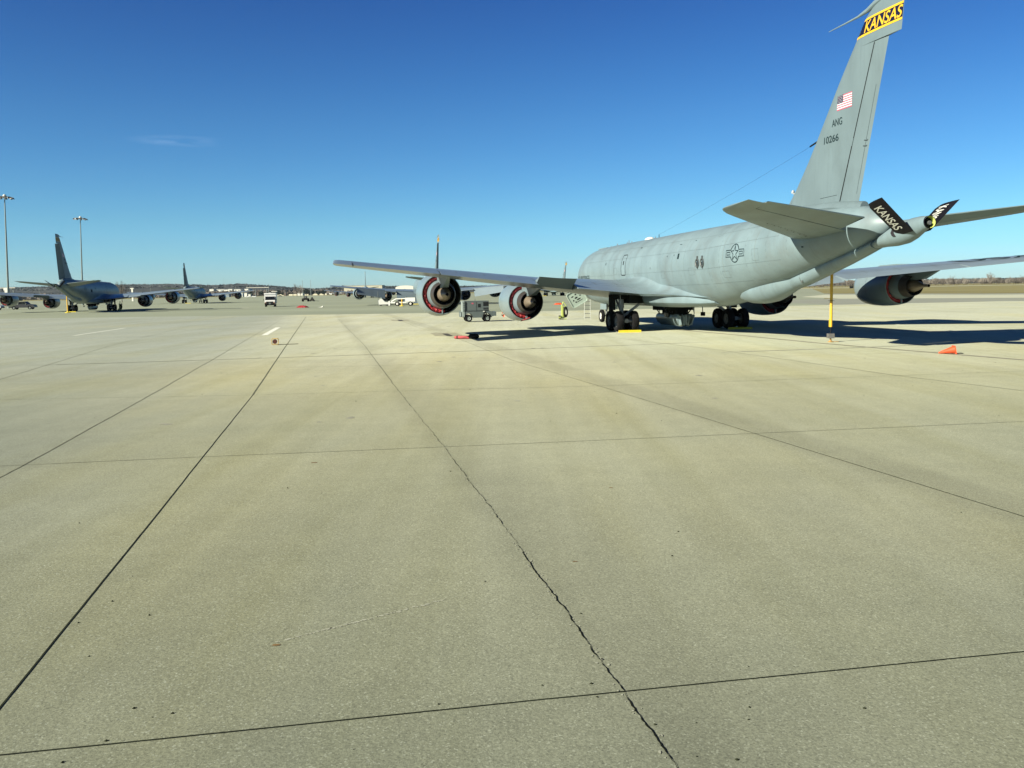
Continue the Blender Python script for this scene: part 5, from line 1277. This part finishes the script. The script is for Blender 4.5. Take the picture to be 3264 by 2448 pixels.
# buildings
def building(px0, px1, D, h_, M, label, depth=25, roof=None, door=None, name='building', z0=0, windows=0):
    if D < 1000 and D > 100: D, h_ = D * 2, 2.5 + (h_ - 2.5) * 2
    x0, x1 = px2w(px0, D), px2w(px1, D); t = empty(name, ((x0 + x1) / 2, D, z0)); w_ = x1 - x0; tag(t, label, 'building')
    b = MB(); b.box((0, depth / 2, h_ / 2 - .2), (w_, depth, h_ + .4)); put('wall', b.mesh('wall', [M]), t)
    b = MB()
    if roof == 'gable': b.prism([(-w_ / 2 - .3, h_), (0, h_ + w_ * .10), (w_ / 2 + .3, h_)], lambda u, v, q: Vector((u, q - .5, v)), depth + 1)
    elif roof == 'round': b.prism([(w_ / 2 * math.cos(q), h_ + h_ * .35 * math.sin(q)) for q in [math.pi * k / 12 for k in range(13)]], lambda u, v, q: Vector((u, q, v)), depth)
    else: b.box((0, depth / 2, h_ + .25), (w_ + .6, depth + .6, .5))
    put('roof', b.mesh('roof', [M if roof == 'round' else MAT['gsel']]), t)
    for k in range(windows):
        b = MB(); xx = -w_ / 2 + w_ * (k + .5) / windows; b.box((xx, -.05, h_ * .55), (w_ / windows * .5, .1, h_ * .3)); put('window', b.mesh('window', [MAT['bluegrey']]), t)
    if door: b = MB(); b.box((0, -.06, h_ * .38), (w_ * door, .12, h_ * .76)); put('door', b.mesh('door', [MAT['bluegrey']]), t)
    return t
building(1105, 1226, 900, 9.8, MAT['cream'], 'wide cream hangar behind the small farthest tanker', 40)
building(1268, 1330, 700, 6.0, MAT['offwhite'], 'white round roofed shelter behind the tail of the flaps down tanker', 30, 'round', windows=3)
for (a, c, D, h_, lab, w_) in ((679, 692, 2100, 7.8, 'small white block at the left end of the hillside row', 0), (697, 724, 2110, 6.8, 'long white hillside building with stepped roof', 2), (725, 737, 2105, 6.2, 'white hillside building between two longer ones', 0), (738, 751, 2100, 7.2, 'white hillside building with a raised stair tower', 1),
                               (757, 777, 2090, 6.4, 'white hillside block right of the dark evergreen gap', 2), (790, 802, 2080, 6.8, 'tall narrow white terminal block behind the outer engine', 0)):
    building(a, c, D, h_, MAT['offwhite'], lab, 30, None, windows=w_, z0=9.6)
building(770, 783, 620, 3.9, MAT['offwhite'], 'small white hut with grey door right of the far outer engine', 8, None, .3)
building(786, 797, 640, 3.8, MAT['offwhite'], 'white box hut beside the grey doored hut', 8)
building(801, 808, 640, 2.9, MAT['offwhite'], 'tiny white cabin left of the white van', 6)
building(715, 740, 600, 3.6, MAT['bluegrey'], 'low blue grey shed under the far starboard wing', 8, windows=3)
building(957, 975, 670, 3.0, MAT['offwhite'], 'small white shed above the olive tractor', 10)
building(-80, 30, 560, 6.2, MAT['brown'], 'dark low hangar at the left edge with blue grey windows', 40, windows=4)
building(60, 135, 900, 6.5, MAT['brown'], 'low brown building under the tail of the left tanker', 20, windows=5)
building(914, 921, 650, 3.9, MAT['brown'], 'little brown tower hut right of the van roof', 6, 'gable')
# white roofline canopies
for (a, c, D, z_, lab) in ((-20, 66, 620, 10.2, 'long thin white canopy roof at the far left'), (796, 868, 760, 8.5, 'thin white jet bridge roof running right of the terminal block'), (875, 893, 640, 4.6, 'slanted white canopy above the van')):
    D *= 2; z_ = 2.5 + (z_ - 2.5) * 2
    t = empty('canopy', (px2w((a + c) / 2, D), D, 0)); tag(t, lab, 'canopy'); w_ = px2w(c, D) - px2w(a, D)
    b = MB(); b.box((0, 2, z_), (w_, 6, .7)); put('roof', b.mesh('roof', [MAT['offwhite']]), t)
    for k in range(4): b = MB(); b.box((-w_ / 2 + w_ * (k + .5) / 4, 2, z_ / 2), (.5, .5, z_)); put('post', b.mesh('post', [MAT['gsel']]), t)
# white cylinder tower and thin masts
t = empty('water_standpipe', (px2w(39, 560), 560, 0)); tag(t, 'white T shaped sign tower left of the left tanker tail', 'tower'); b = MB(); b.box((0, 0, 4), (2.2, 2.2, 8.6)); put('shaft', b.mesh('shaft', [MAT['offwhite']]), t); b = MB(); b.box((0, 0, 8.6), (3.2, 2.4, 1.3)); put('head', b.mesh('head', [MAT['offwhite']]), t)
t = empty('signal_tower', (px2w(435, 520), 520, 0)); tag(t, 'slim white post with a wide cap beyond the left tanker wing', 'tower'); b = MB(); b.box((0, 0, 3.6), (.9, .9, 7.6)); put('shaft', b.mesh('shaft', [MAT['offwhite']]), t); b = MB(); b.box((0, 0, 7.4), (2.0, 1.2, .5)); put('head', b.mesh('head', [MAT['offwhite']]), t)
for (px, D, h_, lab) in ((140, 1500, 28, 'thin radio mast behind the left tanker tailplane'), (726, 2200, 46, 'thin radio mast on the hill left of the van'), (762, 1300, 15, 'short pole before the hillside buildings'), (866, 900, 13, 'thin pole just above the van roof'),
                          (974, 900, 16, 'thin pole right of the tall bare tree'), (1000, 900, 16, 'second thin pole right of the tall bare tree'), (493, 1400, 20, 'thin pole on the skyline before the second tanker fin')):
    o = MB().tube((0, 0, 0), (0, 0, h_), .35, .15, 6); o.box((0, 0, h_ * .96), (1.2, .3, .3)); o = put('radio_mast', o.mesh('radio_mast', [MAT['pole']])); o.location = (px2w(px, D), D, 0); tag(o, lab, 'mast')
# far pale barrier in pieces
GB = 'pale concrete barriers across the far end of the apron'
for k, (a, c) in enumerate(((893, 906), (906, 918), (930, 942), (944, 955), (980, 992), (1006, 1021), (1027, 1040), (1044, 1050))):
    D = 1400; w_ = px2w(c, D) - px2w(a, D); b = MB(); b.prism([(-.8, 0), (.8, 0), (.4, 1.6), (.25, 2.5), (-.25, 2.5), (-.4, 1.6)], lambda u, v, q: Vector((q - w_ / 2, u, v)), w_)
    o = put('concrete_barrier', b.mesh('concrete_barrier', [MAT['cream']])); o.location = (px2w((a + c) / 2, D), D, 0); tag(o, 'pale concrete barrier section at the far end of the apron', 'barrier', GB)
# light aircraft / trucks parked white in the distance
def light_plane(px, D, s, label, rz):
    t = empty('light_aircraft', (px2w(px, D), D, 0), R(rz)); tag(t, label, 'light aircraft', 'white light aircraft far away'); t.scale = (s, s, s)
    b = MB(); b.path([(0, -4, 1.3), (0, -3, 1.4), (0, -1, 1.6), (0, 1, 1.6), (0, 4, 1.7)], [.25, .6, .75, .6, .15], 10); put('fuselage', b.mesh('fuselage', [MAT['white']]), t)
    b = MB(); b.box((0, -.8, 2.3), (11, 1.5, .18)); put('wing', b.mesh('wing', [MAT['white']]), t)
    b = MB(); b.prism([(3, 1.8), (4.2, 3.3), (4.6, 3.3), (4.4, 1.8)], lambda u, v, q: Vector((q - .05, u, v)), .1); put('fin', b.mesh('fin', [MAT['white']]), t)
    b = MB(); b.box((0, 4.1, 1.9), (3.6, .9, .1)); put('tailplane', b.mesh('tailplane', [MAT['white']]), t)
    b = MB(); wheel(b, (0, 0, 0), .3, .15, 1, 12); me = b.mesh('wheel', [MAT['tyre'], MAT['hubw']])
    add_wheels(t, me, ((-1, -.5), (1, -.5), (0, -3)), .3)
light_plane(1062, 1050, 1.15, 'white light aircraft under the far port wing tip, left of its twin', 30)
light_plane(1086, 1040, 1.2, 'white light aircraft showing beside the outer red engine cover of the farthest tanker', -20)
def car(px, D, M, label, rz=0):
    t = empty('parked_car', (px2w(px, D), D, 0), R(rz)); tag(t, label, 'car', 'cars parked far off by the huts')
    b = MB(); b.prism([(-2.2, .3), (-2.2, .85), (-1.5, 1.0), (-.9, 1.45), (.7, 1.45), (1.4, .95), (2.2, .85), (2.2, .3)], lambda u, v, q: Vector((u, q - .85, v)), 1.7); put('body', b.mesh('body', [M]), t)
    b = MB(); b.prism([(-1.35, 1.0), (-.85, 1.38), (.65, 1.38), (1.25, 1.0)], lambda u, v, q: Vector((u, -.86, v)), .005); put('window', b.mesh('window', [MAT['glass']]), t)
    b = MB(); wheel(b, (0, 0, 0), .32, .2, 1, 12); me = b.mesh('wheel', [MAT['tyre'], MAT['hub']])
    for x_ in (-1.4, 1.4):
        for y_ in (-.75, .75): w_ = put('wheel', me, t); w_.location = (x_, y_, .32); w_.rotation_euler = (0, 0, R(90))
car(797, 900, MAT['carwhite'], 'white car parked below the white box hut'); car(819, 900, MAT['carwhite'], 'white car parked between the huts and the van'); car(883, 950, MAT['carwhite'], 'white car parked just right of the van'); car(902, 1000, MAT['carblack'], 'dark car parked right of the white van')
# runway guard boxes on the right
for (px, D, lab) in ((2714, 560, 'small black box on the grass edge left of the outer starboard engine'),):
    b = MB(); b.box((0, 0, .6), (2.2, 1.0, 1.5)); o = put('equipment_box', b.mesh('equipment_box', [MAT['rubber']])); o.location = (px2w(px, D), D, 0); tag(o, lab, 'equipment box')

# ================================================================== AIR
b = MB(); b.box((0, 2600, 59), (12000, 5600, 122)); hz = b.mesh('haze', [])
HM = bpy.data.materials.new('haze_air'); HM.use_nodes = True; HM.node_tree.nodes.clear()
ho_ = HM.node_tree.nodes.new('ShaderNodeOutputMaterial'); pv = HM.node_tree.nodes.new('ShaderNodeVolumePrincipled')
pv.inputs['Color'].default_value = (.62, .80, .95, 1); pv.inputs['Density'].default_value = .000028; pv.inputs['Anisotropy'].default_value = .2
HM.node_tree.links.new(pv.outputs[0], ho_.inputs['Volume']); hz.materials.append(HM)
tag(put('haze', hz), 'thin blue winter haze over the far hills', 'haze', kind='stuff')
